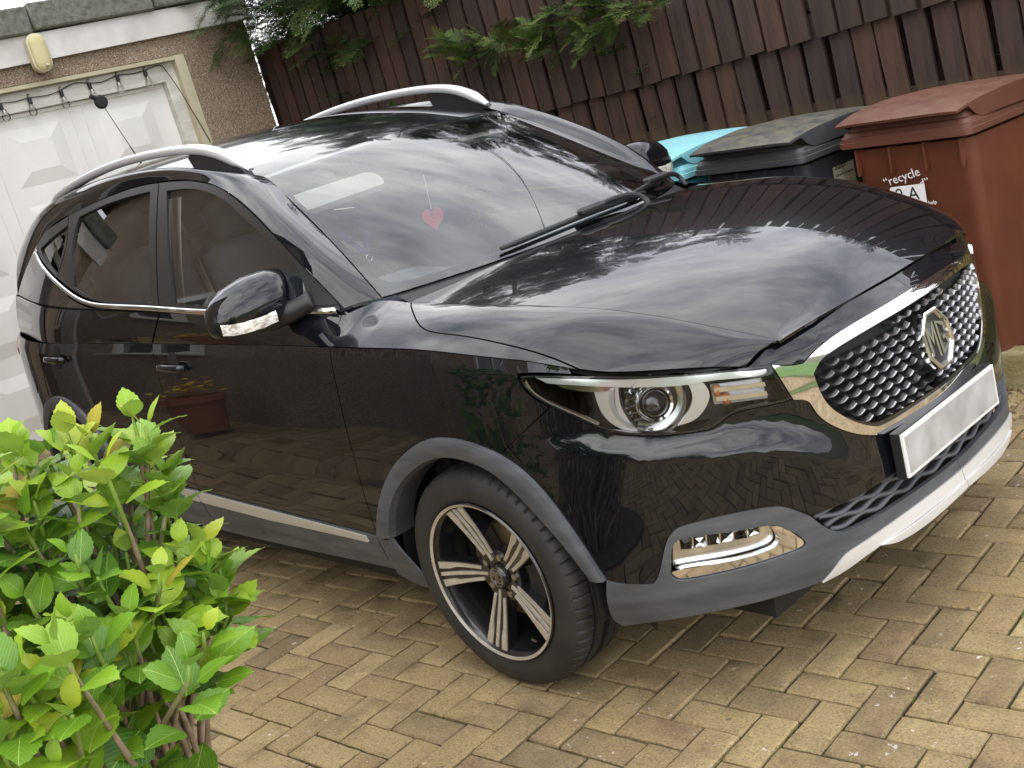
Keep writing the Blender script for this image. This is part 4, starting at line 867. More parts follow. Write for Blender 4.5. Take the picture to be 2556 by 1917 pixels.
for sg in (1, -1):
    p = PM(); u1 = W([-.985]*6, np.linspace(.02, 1, 6)); u1[:, 2] -= .012; u2 = u1.copy(); u2[:, 1] -= .02; u2[:, 0] -= .05; u3 = u2.copy(); u3[:, 1] -= .02; u3[:, 0] -= .05; u3[:, 2] -= .015
    addloft(p, [u1+[-.012, .015, 0], u2+[0, .035, .0], u3], 20, 6, out=(.3, .9, .2)); p.build('pillar_trim', M['trimgrey'], CAR, sg)
    p = PM(); p.add(G, path([(-1.60,1.455),(-1.47,1.455)], [(-1.47,1.455),(-1.33,1.10)], [(-1.33,1.10),(-1.47,1.10)], [(-1.47,1.10),(-1.60,1.455)]), lift=-.05, lip=0); p.add(G, path([(-2.30,1.40),(-2.72,1.33)], [(-2.72,1.33),(-2.40,1.20)], [(-2.40,1.20),(-2.27,1.26)], [(-2.27,1.26),(-2.30,1.40)]), [path([(-2.62,1.335),(-2.36,1.385)], [(-2.36,1.385),(-2.39,1.245)], [(-2.39,1.245),(-2.62,1.335)])], lift=-.05, lip=0); p.build('pillar_lining', M['trimgrey'], CAR, sg)
    b = MB(); b.box((-1.0, -.745, .76), (.95, .05, .50), bev=.02); b.box((-2.0, -.745, .78), (.9, .05, .50), bev=.02); b.build('door_card', M['trimgrey'], CAR, mirror=sg < 0)
    b = MB(); b.tube(sm([(-1.50,-.63,1.36),(-1.43,-.62,1.05),(-1.32,-.60,.75)], 6), .022, 6, flat=.12); b.build('seat_belt', M['cream'] if sg > 0 else M['trimgrey'], CAR, mirror=sg < 0)
vis = PM(); vis.add(W, path([(-.93,.885),(-.45,.872)], [(-.45,.872),(-.40,.84),(-.42,.76),(-.47,.735)], [(-.47,.735),(-.90,.735)], [(-.90,.735),(-.955,.76),(-.96,.86),(-.93,.885)]), lift=-.05, lip=.02, sc=(.62,.78)); vis.build('sun_visor', M['trimgrey'], CAR)
vis = PM(); vis.add(W, path([(.93,.93),(.42,.93)], [(.42,.93),(.40,.90),(.42,.88)], [(.42,.88),(.93,.88)], [(.93,.88),(.93,.93)]), lift=-.05, lip=.02, sc=(.62,.78)); vis.build('sun_visor', M['trimgrey'], CAR)
b = MB(); q = wpt(0, .80, -.05); b.box(q+np.array([-.03, 0, -.04]), (.035, .24, .075), bev=.015); b.tube([q+np.array([.02, 0, .02]), q+np.array([-.02, 0, -.03])], .012, 8); b.build('rear_view_mirror', M['blackplastic'], CAR, angle=40)
b = MB(); b.tube(sm([wpt(.30,.93,.004), wpt(.14,.5,.004), wpt(-.23,.06,.004)], 6), .0012, 5); b.build('windscreen_wire', M['blackplastic'], CAR)
# ------------------------------------------------------------------ ground and paving
TXg, TYg = .00543, -.02332                      # fall of the paving relative to the car
gz = lambda x, y: TXg*x+TYg*(y+.76)
m = M['joint'] = mat('joint_sand_and_moss', (.06, .05, .03), .95)
setc(m, mixc(m, ramp(m, noise(m, 3.0, 6), [(.45, (0, 0, 0)), (.64, (1, 1, 1))]), ramp(m, noise(m, 90, 4), [(.3, (.012, .009, .005)), (.7, (.032, .023, .012))]), ramp(m, noise(m, 60, 4), [(.3, (.035, .055, .008)), (.7, (.09, .12, .015))])))
bump(m, noise(m, 160, 5), .8, .01)
def paver_mat(name, rnd_attr):
    m = mat(name, (.4, .29, .16), .88)
    N, Lk, b = nodes(m); t = N.new('ShaderNodeTexCoord'); geo = N.new('ShaderNodeNewGeometry')
    def nz(sc, det, ro=.6):
        x = N.new('ShaderNodeTexNoise'); x.inputs['Scale'].default_value = sc; x.inputs['Detail'].default_value = det; x.inputs['Roughness'].default_value = ro; Lk.new(geo.outputs['Position'], x.inputs['Vector']); return x.outputs['Fac']
    def vor(sc):
        x = N.new('ShaderNodeTexVoronoi'); x.inputs['Scale'].default_value = sc; Lk.new(geo.outputs['Position'], x.inputs['Vector']); return x.outputs['Distance'], x.outputs['Color']
    if rnd_attr: a = N.new('ShaderNodeAttribute'); a.attribute_name = 'rnd'; rnd = a.outputs['Fac']
    else: rnd = objrand(m)
    base = ramp(m, rnd, [(0, (.205, .152, .080)), (.3, (.295, .222, .112)), (.6, (.345, .262, .132)), (.85, (.270, .190, .100)), (1, (.395, .308, .160))])
    fine = ramp(m, nz(150, 4, .8), [(.30, (.34, .31, .28)), (.46, (.88, .88, .86)), (.60, (1.12, 1.10, 1.04)), (.70, (1.5, 1.45, 1.34))])
    c = mixc(m, 1.0, base, fine, 'MULTIPLY')
    c = mixc(m, 1.0, c, ramp(m, nz(7, 5), [(.25, (.62, .60, .60)), (.5, (1, 1, 1)), (.8, (1.12, 1.10, 1.05))]), 'MULTIPLY')
    c = mixc(m, ramp(m, nz(2.1, 6, .7), [(.54, (0, 0, 0)), (.74, (.55, .55, .55))]), c, (.105, .078, .050))
    # lichen spots and damp dark flecks
    lich = mixc(m, 1.0, ramp(m, nz(46, 4, .55), [(.665, (0, 0, 0)), (.70, (1, 1, 1))]), ramp(m, nz(2.6, 3), [(.46, (0, 0, 0)), (.60, (1, 1, 1))]), 'MULTIPLY')
    c = mixc(m, lich, c, (.62, .59, .54))
    c = mixc(m, mixc(m, 1.0, ramp(m, nz(38, 3, .5), [(.66, (0, 0, 0)), (.72, (.8, .8, .8))]), ramp(m, nz(3.3, 2), [(.5, (0, 0, 0)), (.62, (1, 1, 1))]), 'MULTIPLY'), c, (.07, .058, .045))
    setc(m, c); bump(m, nz(420, 4, .7), .5, .004); setr(m, nz(9, 3), .78, .95)
    return m
M['paver'] = paver_mat('buff_paver', False); M['paverstuff'] = paver_mat('buff_paver_far', True)
# frame of the block lattice: x along the stretcher blocks, y across
ya = .08866; ca, sa = math.cos(ya), math.sin(ya)
def lat(a, b): return (.4851+a*ca-b*sa, -.8107+a*sa+b*ca)
def latinv(x, y): x -= .4851; y += .8107; return (x*ca+y*sa, -x*sa+y*ca)
PM4 = Matrix(((ca, -sa, 0, .4851), (sa, ca, 0, -.8107), (0, 0, 1, 0), (0, 0, 0, 1)))
nrm = np.array([-TXg, -TYg, 1]); nrm /= np.linalg.norm(nrm)
xa = np.array([ca, sa, TXg*ca+TYg*sa]); xa /= np.linalg.norm(xa); ya_ = np.cross(nrm, xa)
PMAT = Matrix(((xa[0], ya_[0], nrm[0], .4851), (xa[1], ya_[1], nrm[1], -.8107), (xa[2], ya_[2], nrm[2], gz(.4851, -.8107)), (0, 0, 0, 1)))
g = MB(); n_ = 26; ext = 26.0
b = MB(); b.add([(-400, -400, -.6), (400, -400, -.6), (400, 400, -.6), (-400, 400, -.6)], [(0, 1, 2, 3)])
m = M['earth'] = mat('earth', (.10, .085, .05), .95); setc(m, ramp(m, noise(m, .6, 6), [(.35, (.05, .075, .02)), (.65, (.13, .105, .06))]))
gr = b.build('ground', M['earth']); tag(gr, kind='structure')
b = MB(); b.add([(-9, -5.5, -.011), (7, -5.5, -.011), (7, 2.62, -.011), (-9, 2.62, -.011)], [(0, 1, 2, 3)])
pav = b.build('driveway_paving', M['joint']); pav.matrix_world = PMAT; tag(pav, kind='structure')
def block_mesh(seed):
    r = np.random.default_rng(seed); bm = bmesh.new(); a, c, h = .0966, .0466, .03
    nx, ny = 6, 3; bv = .005
    xs = np.r_[-a, np.linspace(-a+bv, a-bv, nx), a]; ys = np.r_[-c, np.linspace(-c+bv, c-bv, ny), c]
    V = []; F = []
    for i, x in enumerate(xs):
        for j, y in enumerate(ys):
            e = (i in (0, len(xs)-1)) or (j in (0, len(ys)-1)); V.append((x+r.normal(0, .0007), y+r.normal(0, .0007), (-.004-abs(r.normal(0, .0013)) if e else 0)+r.normal(0, .0005)))
    k = len(ys)
    for i in range(len(xs)-1):
        for j in range(k-1): F.append((i*k+j, (i+1)*k+j, (i+1)*k+j+1, i*k+j+1))
    ring = [i*k for i in range(len(xs))]+[(len(xs)-1)*k+j for j in range(1, k)]+[i*k+k-1 for i in range(len(xs)-2, -1, -1)]+[j for j in range(k-2, 0, -1)]
    o = len(V); V += [(V[q][0], V[q][1], -.04) for q in ring]; nr = len(ring)
    for i in range(nr): F.append((ring[i], o+i, o+(i+1) % nr, ring[(i+1) % nr]))
    return V, F
VAR = [block_mesh(s) for s in range(8)]
VM = [mesh('paving_block', V, [f for f in F], M['paver'], smooth=True) for V, F in VAR]
for me in VM:
    bm = bmesh.new(); bm.from_mesh(me); bmesh.ops.recalc_face_normals(bm, faces=bm.faces)
    for e in bm.edges: e.smooth = e.calc_face_angle(0) < math.radians(38) if len(e.link_faces) == 2 else True
    bm.to_mesh(me); bm.free()
blocks = []
for k in range(-90, 90):
    for mm in range(-24, 25):
        for typ in (0, 1):
            if typ == 0: c_ = (k+4*mm+1.0, k+.5); rot = 0
            else: c_ = (k+4*mm+.5, k+1+1.0); rot = 1
            a_, b__ = c_[0]*.1, c_[1]*.1
            if not (-8.9 < a_ < 6.9 and -5.4 < b__ < 2.5): continue
            blocks.append((a_, b__, rot))
Cc = np.array([2.248, -2.5549, 1.5732]); Rcar = np.array(RC)@GM
def vis(a_, b__):
    x, y = lat(a_, b__); p = Rcar@(np.array([x, y, gz(x, y)])-Cc)
    if p[2] < .3: return None
    u, v = 1278+2875.5*p[0]/p[2], 958.5+2875.5*p[1]/p[2]
    if not (-60 < u < 2616 and -60 < v < 1977): return None
    if -3.3 < x < .55 and -.55 < y < .8: return None          # under the car
    return np.linalg.norm(np.array([x, y, 0])-Cc)
score = []
for i, (a_, b__, rot) in enumerate(blocks):
    d = vis(a_, b__)
    if d is not None: score.append((d, i))
score.sort(); near = set(i for d, i in score[:300])
SV = []; SF = []; RN = []
for i, (a_, b__, rot) in enumerate(blocks):
    r = rng; dz = r.normal(0, .0013); tx, ty, rz = r.normal(0, .007), r.normal(0, .007), r.normal(0, .008)+(math.pi/2 if rot else 0)+(math.pi if r.random() < .5 else 0)
    Mx = Matrix.Translation((a_+r.normal(0, .0012), b__+r.normal(0, .0012), dz)) @ Matrix.Rotation(rz, 4, 'Z') @ Matrix.Rotation(tx, 4, 'X') @ Matrix.Rotation(ty*.5, 4, 'Y')
    v = int(r.integers(8))
    if i in near:
        o = obj('paving_block', VM[v], pav); o.matrix_local = Mx
    else:
        x, y = lat(a_, b__)
        if -3.2 < x < .4 and -.4 < y < .6: pass
        A = np.array(Mx)[:3]; V = np.array([(-.0966, -.0466, -.03), (.0966, -.0466, -.03), (.0966, .0466, -.03), (-.0966, .0466, -.03), (-.0966, -.0466, -.004), (.0966, -.0466, -.004), (.0966, .0466, -.004), (-.0966, .0466, -.004), (-.092, -.042, 0), (.092, -.042, 0), (.092, .042, 0), (-.092, .042, 0)])
        q = len(SV); SV += list((V@A[:, :3].T)+A[:, 3]); rv = r.random()
        for f in ((8, 9, 10, 11), (0, 1, 5, 4), (1, 2, 6, 5), (2, 3, 7, 6), (3, 0, 4, 7), (4, 5, 9, 8), (5, 6, 10, 9), (6, 7, 11, 10), (7, 4, 8, 11)): SF.append(tuple(q+j for j in f)); RN.append(rv)
me = mesh('paving_blocks_far', SV, SF, M['paverstuff'], smooth=False)
at = me.attributes.new('rnd', 'FLOAT', 'FACE'); at.data.foreach_set('value', np.array(RN, np.float32))
o = obj('far_paving_blocks', me, pav); tag(o, kind='stuff')
# moss and grass tufts in the joints
def blade_tuft(V, F, x, y, z, h, n, r):
    for _ in range(n):
        a = r.uniform(0, 6.28); l = h*r.uniform(.5, 1.1); w_ = .0012; dx, dy = math.cos(a), math.sin(a); px, py = x+r.normal(0, .008), y+r.normal(0, .008); k = len(V)
        V += [(px-dy*w_, py+dx*w_, z), (px+dy*w_, py-dx*w_, z), (px+dx*l*.5, py+dy*l*.5, z+l*.8)]; F.append((k, k+1, k+2))
TV, TF = [], []
r = np.random.default_rng(21)
for _ in range(520):
    i = score[int(r.integers(len(score)))][1]; a_, b__, rot = blocks[i]
    e = (a_+r.uniform(-.1, .1), b__+.05) if not rot else (a_+.05, b__+r.uniform(-.1, .1))
    nzv = math.sin(e[0]*3.1+1)*math.sin(e[1]*2.3+.4)
    if nzv > .05 or r.random() < .12:
        for q in range(int(r.integers(1, 4))): blade_tuft(TV, TF, e[0]+r.normal(0, .012)*(not rot), e[1]+r.normal(0, .012)*rot, -.012, r.uniform(.008, .02), 14, r)
m = M['moss'] = mat('joint_grass', (.08, .14, .015), .9); setc(m, ramp(m, noise(m, 30, 3), [(.3, (.06, .11, .01)), (.7, (.16, .22, .03))]))
o = obj('joint_grass', mesh('joint_grass', TV, TF, M['moss'], smooth=False)); o.matrix_world = PMAT; tag(o, 'short moss and grass growing in the paving joints', 'grass', kind='stuff')
# stone edging and raised strip the bins stand on, dirt strip in front of it
m = M['edging'] = mat('mossy_edging', (.28, .25, .13), .95); setc(m, ramp(m, noise(m, 9, 6), [(.3, (.19, .17, .06)), (.5, (.30, .26, .13)), (.75, (.38, .33, .20))])); bump(m, noise(m, 60, 5), .6, .01)
plat = MB(); plat.add([(-6, 1.78, .03), (1.6, 1.66, .03), (1.6, 3.2, .03), (-6, 3.2, .03)], [(0, 1, 2, 3)]); plat = plat.build('bin_strip', M['earth']); tag(plat, kind='structure')
EM = MB(); EM.box((0, 0, 0), (.44, .10, .16), bev=.008); ep = None
for k in range(15):
    x = -5.4+k*.45; y = 1.74-.0158*(x+5.4)
    if ep is None: ep = EM.build('edging_stone', M['edging'], plat, angle=40); o = ep
    else: o = obj('edging_stone', ep.data, plat)
    o.location = (x, y, .015+random.uniform(-.006, .006)); o.rotation_euler = (random.uniform(-.03, .03), random.uniform(-.015, .015), -.0158+random.uniform(-.015, .015))
m = M['debris'] = mat('leaf_litter', (.11, .075, .045), .95); setc(m, ramp(m, noise(m, 55, 6, .7), [(.3, (.05, .034, .022)), (.5, (.12, .08, .045)), (.72, (.26, .19, .12))]))
DV, DF = [], []; r = np.random.default_rng(5)
for _ in range(2600):
    x = r.uniform(-4, 1.6); y = 1.68-.0158*(x+5.4)-abs(r.normal(0, .16)); s = r.uniform(.004, .014); a = r.uniform(0, 6.28); z = gz(x, y)+r.uniform(.001, .008); k = len(DV)
    u = np.array([math.cos(a), math.sin(a), r.normal(0, .3)])*s; v = np.array([-math.sin(a), math.cos(a), r.normal(0, .3)])*s*.55; c = np.array([x, y, z])
    DV += [tuple(c-u), tuple(c+v), tuple(c+u), tuple(c-v), tuple(c+[0, 0, s*.4])]; DF += [(k, k+1, k+4), (k+1, k+2, k+4), (k+2, k+3, k+4), (k+3, k, k+4)]
o = obj('leaf_litter', mesh('leaf_litter', DV, DF, M['debris'], smooth=False)); tag(o, 'brown leaf litter and grit along the edging stones', 'leaf litter', kind='stuff')

# ------------------------------------------------------------------ timber fence
def fence_mat(name, algae):
    m = mat(name, (.045, .022, .017), .8); rnd = objrand(m)
    base = ramp(m, rnd, [(0, (.024, .014, .010)), (.35, (.040, .019, .013)), (.7, (.054, .024, .015)), (1, (.031, .018, .014))])
    c = mixc(m, 1.0, base, ramp(m, noise(m, 7, 6, .6, stretch=(6, 6, .55), dist=.4), [(.28, (.45, .45, .45)), (.5, (1, 1, 1)), (.75, (1.5, 1.4, 1.3))]), 'MULTIPLY')
    c = mixc(m, ramp(m, noise(m, 3.1, 5, .65, stretch=(2, 2, .5)), [(.58, (0, 0, 0)), (.72, (.55, .55, .55))]), c, (.065, .040, .026))
    if algae:
        N, Lk, b = nodes(m); t = N.new('ShaderNodeTexCoord'); s_ = N.new('ShaderNodeSeparateXYZ'); Lk.new(t.outputs['Object'], s_.inputs[0])
        mr = N.new('ShaderNodeMapRange'); mr.inputs['From Min'].default_value = 1.12; mr.inputs['From Max'].default_value = .72; Lk.new(s_.outputs['Z'], mr.inputs['Value'])
        f = mixc(m, 1.0, ramp(m, noise(m, 4, 4, .6, stretch=(3, 3, .8)), [(.35, (.05, .05, .05)), (.6, (1, 1, 1))]), mr.outputs[0], 'MULTIPLY')
        c = mixc(m, f, c, (.155, .130, .022))
    setc(m, c); bump(m, noise(m, 14, 6, .6, stretch=(8, 8, .4)), .5, .006); return m
M['board'] = fence_mat('stained_board', False); M['boardlow'] = fence_mat('stained_board_algae', True)
GT = Matrix([list(r_) for r_ in GM.T]).to_4x4()
fence = empty('timber_fence', (-2.5, 2.47, .0), 'dark brown stained timber fence of upright boards behind the bins', 'fence')
def board_me(w_, h, seed, m, th=.02):
    r = np.random.default_rng(seed); b = MB(); n = 8; V = []; F = []
    for i in range(n+1):
        z = h*i/n; dx = r.normal(0, .0015)
        for x, y in ((-w_/2, -th/2), (w_/2, -th/2), (w_/2, th/2), (-w_/2, th/2)): V.append((x+dx+r.normal(0, .0012), y+r.normal(0, .0008), z+(r.normal(0, .002) if i in (0, n) else 0)))
    for i in range(n):
        for j in range(4): k = (j+1) % 4; F.append((i*4+j, i*4+k, (i+1)*4+k, (i+1)*4+j))
    F += [(3, 2, 1, 0), tuple(n*4+j for j in range(4))]
    return mesh('board', V, F, m, smooth=False)
LB = [board_me(.104, 1.52, s, M['boardlow']) for s in range(4)]; UB = [board_me(.111, 1.0, 10+s, M['board']) for s in range(4)]
fi = Matrix.Translation((-2.5, 2.47, 0)).inverted()
def put(me, x, y, z, k):
    o = obj('board', me, fence); o.matrix_local = fi @ Matrix.Translation((x, y, z)) @ GT @ Matrix.Rotation(random.gauss(0, .006), 4, 'Y') @ Matrix.Rotation(random.gauss(0, .02), 4, 'Z') @ Matrix.Scale(k, 4, (0, 0, 1))
x = -5.36+.06
while x < 1.9:
    put(LB[random.randrange(4)], x+.072*1.2+random.gauss(0, .003), 2.485, -.04, 1.0); x += .131
BB = [board_me(.105, 2.25, 20+s, M['board']) for s in range(3)]
x = -5.60
while x < 1.9:
    o = obj('back_board', BB[random.randrange(3)], fence); o.matrix_local = fi @ Matrix.Translation((x+.012, 2.63, -.05)) @ GT @ Matrix.Rotation(random.gauss(0, .004), 4, 'Y'); x += .112
x = -5.40+.067
while x < 1.9:
    zl = 1.312+.0455*(x+2.0) if x > -2.6 else 1.285; top_ = 2.17 if x < -3 else 2.17+.02*(x+3)
    put(UB[random.randrange(4)], x+random.gauss(0, .003), 2.463+random.gauss(0, .0015), zl+random.gauss(0, .004)+.0, (top_-zl)+random.gauss(0, .006)); x += .1345
for z in (.45, 1.02, 1.50, 1.98):
    b = MB(); b.add([(xx, yy, z+zz+.03*(xx+2.0)*(z > 1.1)) for xx in (-5.36, 1.9) for yy, zz in ((2.502, -.04), (2.545, -.04), (2.545, .04), (2.502, .04))], [(0, 1, 2, 3), (7, 6, 5, 4), (0, 4, 5, 1), (1, 5, 6, 2), (2, 6, 7, 3), (3, 7, 4, 0)])
    o = b.build('fence_rail', M['board'], fence); o.matrix_local = fi
for x in (-5.2, -3.4, -1.6, .2, 1.7):
    b = MB(); b.box((0, 0, .95), (.09, .09, 2.2)); o = b.build('fence_post', M['board'], fence); o.matrix_local = fi @ Matrix.Translation((x, 2.70, 0)) @ GT

# ------------------------------------------------------------------ garage (upright frame: x along the front wall, y into the garage, z up)
GAR = Matrix(((.07991, -.9968, 0, -5.3415), (.9968, .07991, 0, 2.3882), (0, 0, 1, 0), (0, 0, 0, 1)))
m = M['dash_wall'] = mat('pebbledash', (.42, .33, .24), .95)
N, Lk, bb = nodes(m); t = N.new('ShaderNodeTexCoord'); v = N.new('ShaderNodeTexVoronoi'); v.inputs['Scale'].default_value = 140; Lk.new(t.outputs['Object'], v.inputs['Vector'])
sep = N.new('ShaderNodeSeparateColor'); Lk.new(v.outputs['Color'], sep.inputs[0])
pc_ = ramp(m, sep.outputs[0], [(0, (.24, .165, .11)), (.25, (.50, .39, .27)), (.55, (.58, .47, .35)), (.8, (.46, .33, .24)), (1, (.80, .75, .68))])
pc_ = mixc(m, ramp(m, v.outputs['Distance'], [(.35, (0, 0, 0)), (.75, (1, 1, 1))]), pc_, (.27, .20, .135)); setc(m, mixc(m, 1.0, pc_, ramp(m, noise(m, 1.6, 5), [(.3, (.8, .78, .76)), (.7, (1.08, 1.06, 1.02))]), 'MULTIPLY'))
x_ = N.new('ShaderNodeBump'); x_.invert = True; x_.inputs['Strength'].default_value = .9; x_.inputs['Distance'].default_value = .012; Lk.new(v.outputs['Distance'], x_.inputs['Height']); Lk.new(x_.outputs[0], bb.inputs['Normal'])
m = M['upvc'] = mat('white_door', (.78, .77, .73), .4); setc(m, ramp(m, noise(m, 3, 4), [(.3, (.74, .73, .69)), (.7, (.82, .81, .77))]))
m = M['frame'] = mat('weathered_white_frame', (.62, .60, .54), .6); setc(m, ramp(m, noise(m, 8, 6, stretch=(1, 1, 3)), [(.3, (.50, .48, .42)), (.7, (.70, .68, .62))]))
m = M['fascia'] = mat('white_fascia', (.66, .64, .60), .6); setc(m, ramp(m, noise(m, 4, 6), [(.3, (.52, .50, .47)), (.55, (.68, .66, .62)), (.8, (.72, .70, .66))]))
m = M['coping'] = mat('grey_coping', (.15, .155, .13), .95); setc(m, ramp(m, noise(m, 24, 7, .7), [(.3, (.075, .08, .062)), (.55, (.165, .17, .14)), (.8, (.26, .26, .22))])); bump(m, noise(m, 90, 5), .6, .008)
m = M['reveal'] = mat('cream_reveal', (.50, .46, .31), .8); setc(m, ramp(m, noise(m, 6, 5), [(.3, (.42, .38, .25)), (.7, (.56, .52, .36))]))
garage = empty('garage', (0, 0, 0), 'pebbledashed flat-roofed garage with white panelled up-and-over door', 'garage', sloped=False); garage.matrix_world = GAR
def gbox(name, x0, x1, y0, y1, z0, z1, m, parent=garage, bev=0):
    b = MB(); b.box(((x0+x1)/2, (y0+y1)/2, (z0+z1)/2), (x1-x0, y1-y0, z1-z0), bev=bev); return b.build(name, m, parent)
b = MB(); b.box((-.2425, .13, 1.55), (.545, .26, 2.60)); b.box((-.095, 2.86, 1.55), (.25, 5.2, 2.60)); b.box((-2.145, .1285, 2.755), (3.26, .256, .196)); b.box((-3.95, .13, 1.55), (.35, .26, 2.60)); b.box((-4.0, 2.86, 1.55), (.25, 5.2, 2.60)); b.build('wall', M['dash_wall'], garage)
gbox('roof_slab', -4.2, .05, -.02, 5.5, 2.855, 2.90, M['coping'])
fs = MB(); fs.add([(xx, yy, zz+.019*(xx+.97)) for xx, zs in ((-4.25, (2.788, 2.966)), (.075, (2.788, 2.966))) for yy, zz in ((-.045, zs[0]), (-.003, zs[0]), (-.003, zs[1]), (-.045, zs[1]))], [(0, 1, 2, 3), (7, 6, 5, 4), (0, 4, 5, 1), (1, 5, 6, 2), (2, 6, 7, 3), (3, 7, 4, 0)]); fs.build('fascia', M['fascia'], garage)
for x0, x1 in ((-4.2, -3.27), (-3.262, -2.402), (-2.394, -1.532), (-1.524, -.655), (-.647, .09)):
    z0 = 2.972+.019*((x0+x1)/2+.97); b = MB(); b.box(((x0+x1)/2, .08, z0+.09), (x1-x0, .34, .178), bev=.012); b.build('coping_stone', M['coping'], garage, angle=40)
b = MB(); b.box((-.557, .06, 1.5), (.078, .118, 2.33)); b.box((-2.05, .06, 2.6405), (2.91, .118, .027)); b.build('reveal', M['reveal'], garage)
b = MB(); b.box((-.642, .10, 1.49), (.094, .07, 2.27)); b.build('frame_post', M['frame'], garage)
b = MB(); b.box((-2.13, .102, 2.562), (2.88, .07, .128)); b.build('frame_head', M['frame'], garage)
b = MB(); b.box((-2.1, .150, 1.42), (2.82, .03, 2.16)); door = b.build('garage_door', M['upvc'], garage)
b = MB(); b.box((-2.12, .128, 2.483), (2.80, .012, .026), bev=.003); b.build('door_top_rail', M['upvc'], door)
for r_i in range(4):
    for c_i in range(4):
        cx, cz = -1.03-.672*c_i, 2.205-.522*r_i; b = MB(); V = []; Y = .135
        for hx, hz, d in ((.235, .225, 0), (.228, .218, .006), (.215, .205, .006), (.205, .195, .0), (.102, .100, -.022), (.096, .094, -.022)):
            V += [(cx-hx, Y+d, cz-hz), (cx+hx, Y+d, cz-hz), (cx+hx, Y+d, cz+hz), (cx-hx, Y+d, cz+hz)]
        F = [(k*4+j, k*4+(j+1) % 4, (k+1)*4+(j+1) % 4, (k+1)*4+j) for k in range(5) for j in range(4)]+[(20, 21, 22, 23)]; b.add(V, F); b.build('door_panel', M['upvc'], door)
for xx in (-1.366, -2.038, -2.71):
    for dx in (-.045, .045): gbox('door_rib', xx+dx-.004, xx+dx+.004, .129, .136, .34, 2.47, M['upvc'], door)
# bulkhead lamp
m = M['bulk'] = mat('yellowed_diffuser', (.56, .50, .26), .4); M['bulkbody'] = mat('cream_lamp_body', (.58, .54, .36), .45)
def oval(hw, hh, n=40): return [(hw*math.cos(t), (hh-hw)*(1 if math.sin(t) > 0 else -1)*(abs(math.sin(t)) > 1e-9)+hw*math.sin(t)) for t in np.linspace(0, 2*math.pi, n, endpoint=False)]
def ovsolid(b, secs, c):
    n = 40; V = []; F = []
    for hw, hh, y in secs: V += [(c[0]+p_[0], c[1]+y, c[2]+p_[1]) for p_ in oval(hw, hh)]
    for k in range(len(secs)-1):
        for j in range(n): q = (j+1) % n; F.append((k*n+j, k*n+q, (k+1)*n+q, (k+1)*n+j))
    F.append(tuple((len(secs)-1)*n+j for j in range(n))); b.add(V, F); return b
lamp = ovsolid(MB(), [(.066, .128, 0), (.068, .130, -.03), (.064, .126, -.052), (.058, .120, -.056)], (-1.548, -.046, 2.822)).build('bulkhead_lamp', M['bulkbody'], sloped=False, angle=40); lamp.matrix_world = GAR; tag(lamp, 'oval yellowed bulkhead lamp on the white fascia of the garage', 'lamp')
ovsolid(MB(), [(.056, .118, -.055), (.052, .114, -.066), (.040, .098, -.074), (.02, .07, -.077)], (-1.548, -.046, 2.822)).build('diffuser', M['bulk'], lamp, angle=40)
b = MB(); b.lathe([(.011, -.128), (.009, -.136), (0, -.138)], 14, c=(-1.535, 0, 2.728)); b.build('lamp_sensor', M['bulkbody'], lamp, True)
# string lights across the garage door
sl = empty('string_lights', (0, 0, 0), 'festoon lights with black sockets strung across the garage door head', 'string lights', sloped=False); sl.matrix_world = GAR
BU = [(-2.28, 2.556), (-2.07, 2.560), (-1.866, 2.562), (-1.671, 2.560), (-1.450, 2.568), (-1.244, 2.580), (-1.032, 2.592), (-.824, 2.590)]
wire = []
for k, (x, z) in enumerate(BU):
    wire.append((x, .052, z+.012))
    if k < len(BU)-1: x2, z2 = BU[k+1]; s_ = (-.012, -.006, .0, -.004, .028, -.010, .0)[k % 7]; wire.append(((x+x2)/2, .055, (z+z2)/2+.006+s_))
wire += [(-.74, .055, 2.616), (-.690, .05, 2.612), (-.672, .045, 2.575), (-.640, .02, 2.45), (-.585, -.004, 2.20), (-.530, -.008, 1.95), (-.50, -.008, 1.70)]
b = MB(); b.tube(sm(wire, 4), .0032, 5); b.build('cable', M['blackplastic'], sl)
gb = glassmat('bulb_glass', (.96, .96, .94), 1.35)
sp = bp_ = fp_ = None
for x, z in BU:
    tl = random.uniform(-.01, .012)
    b = MB(); b.lathe([(.0, .014), (.011, .014), (.013, .008), (.013, -.028), (.0095, -.032)], 12, 'z', (x, .05, z)); b.tube(sm([(x, .05, z+.014), (x-.006, .05, z+.028), (x+.004, .05, z+.036), (x+.008, .05, z+.028)], 3), .003, 5); so = b.build('bulb_socket', M['blackplastic'], sl, angle=40)
    b = MB(); b.lathe([(.009, -.030), (.013, -.042), (.022, -.062), (.027, -.080), (.024, -.098), (.013, -.110), (0, -.113)], 16, 'z', (x+tl, .05, z)); b.build('bulb', gb, sl, True)
    b = MB(); b.lathe([(0, -.032), (.005, -.034), (.006, -.062), (.0, -.066)], 8, 'z', (x+tl, .05, z)); b.build('filament_stem', M['white'] if random.random() < .6 else M['cream'], so, True)
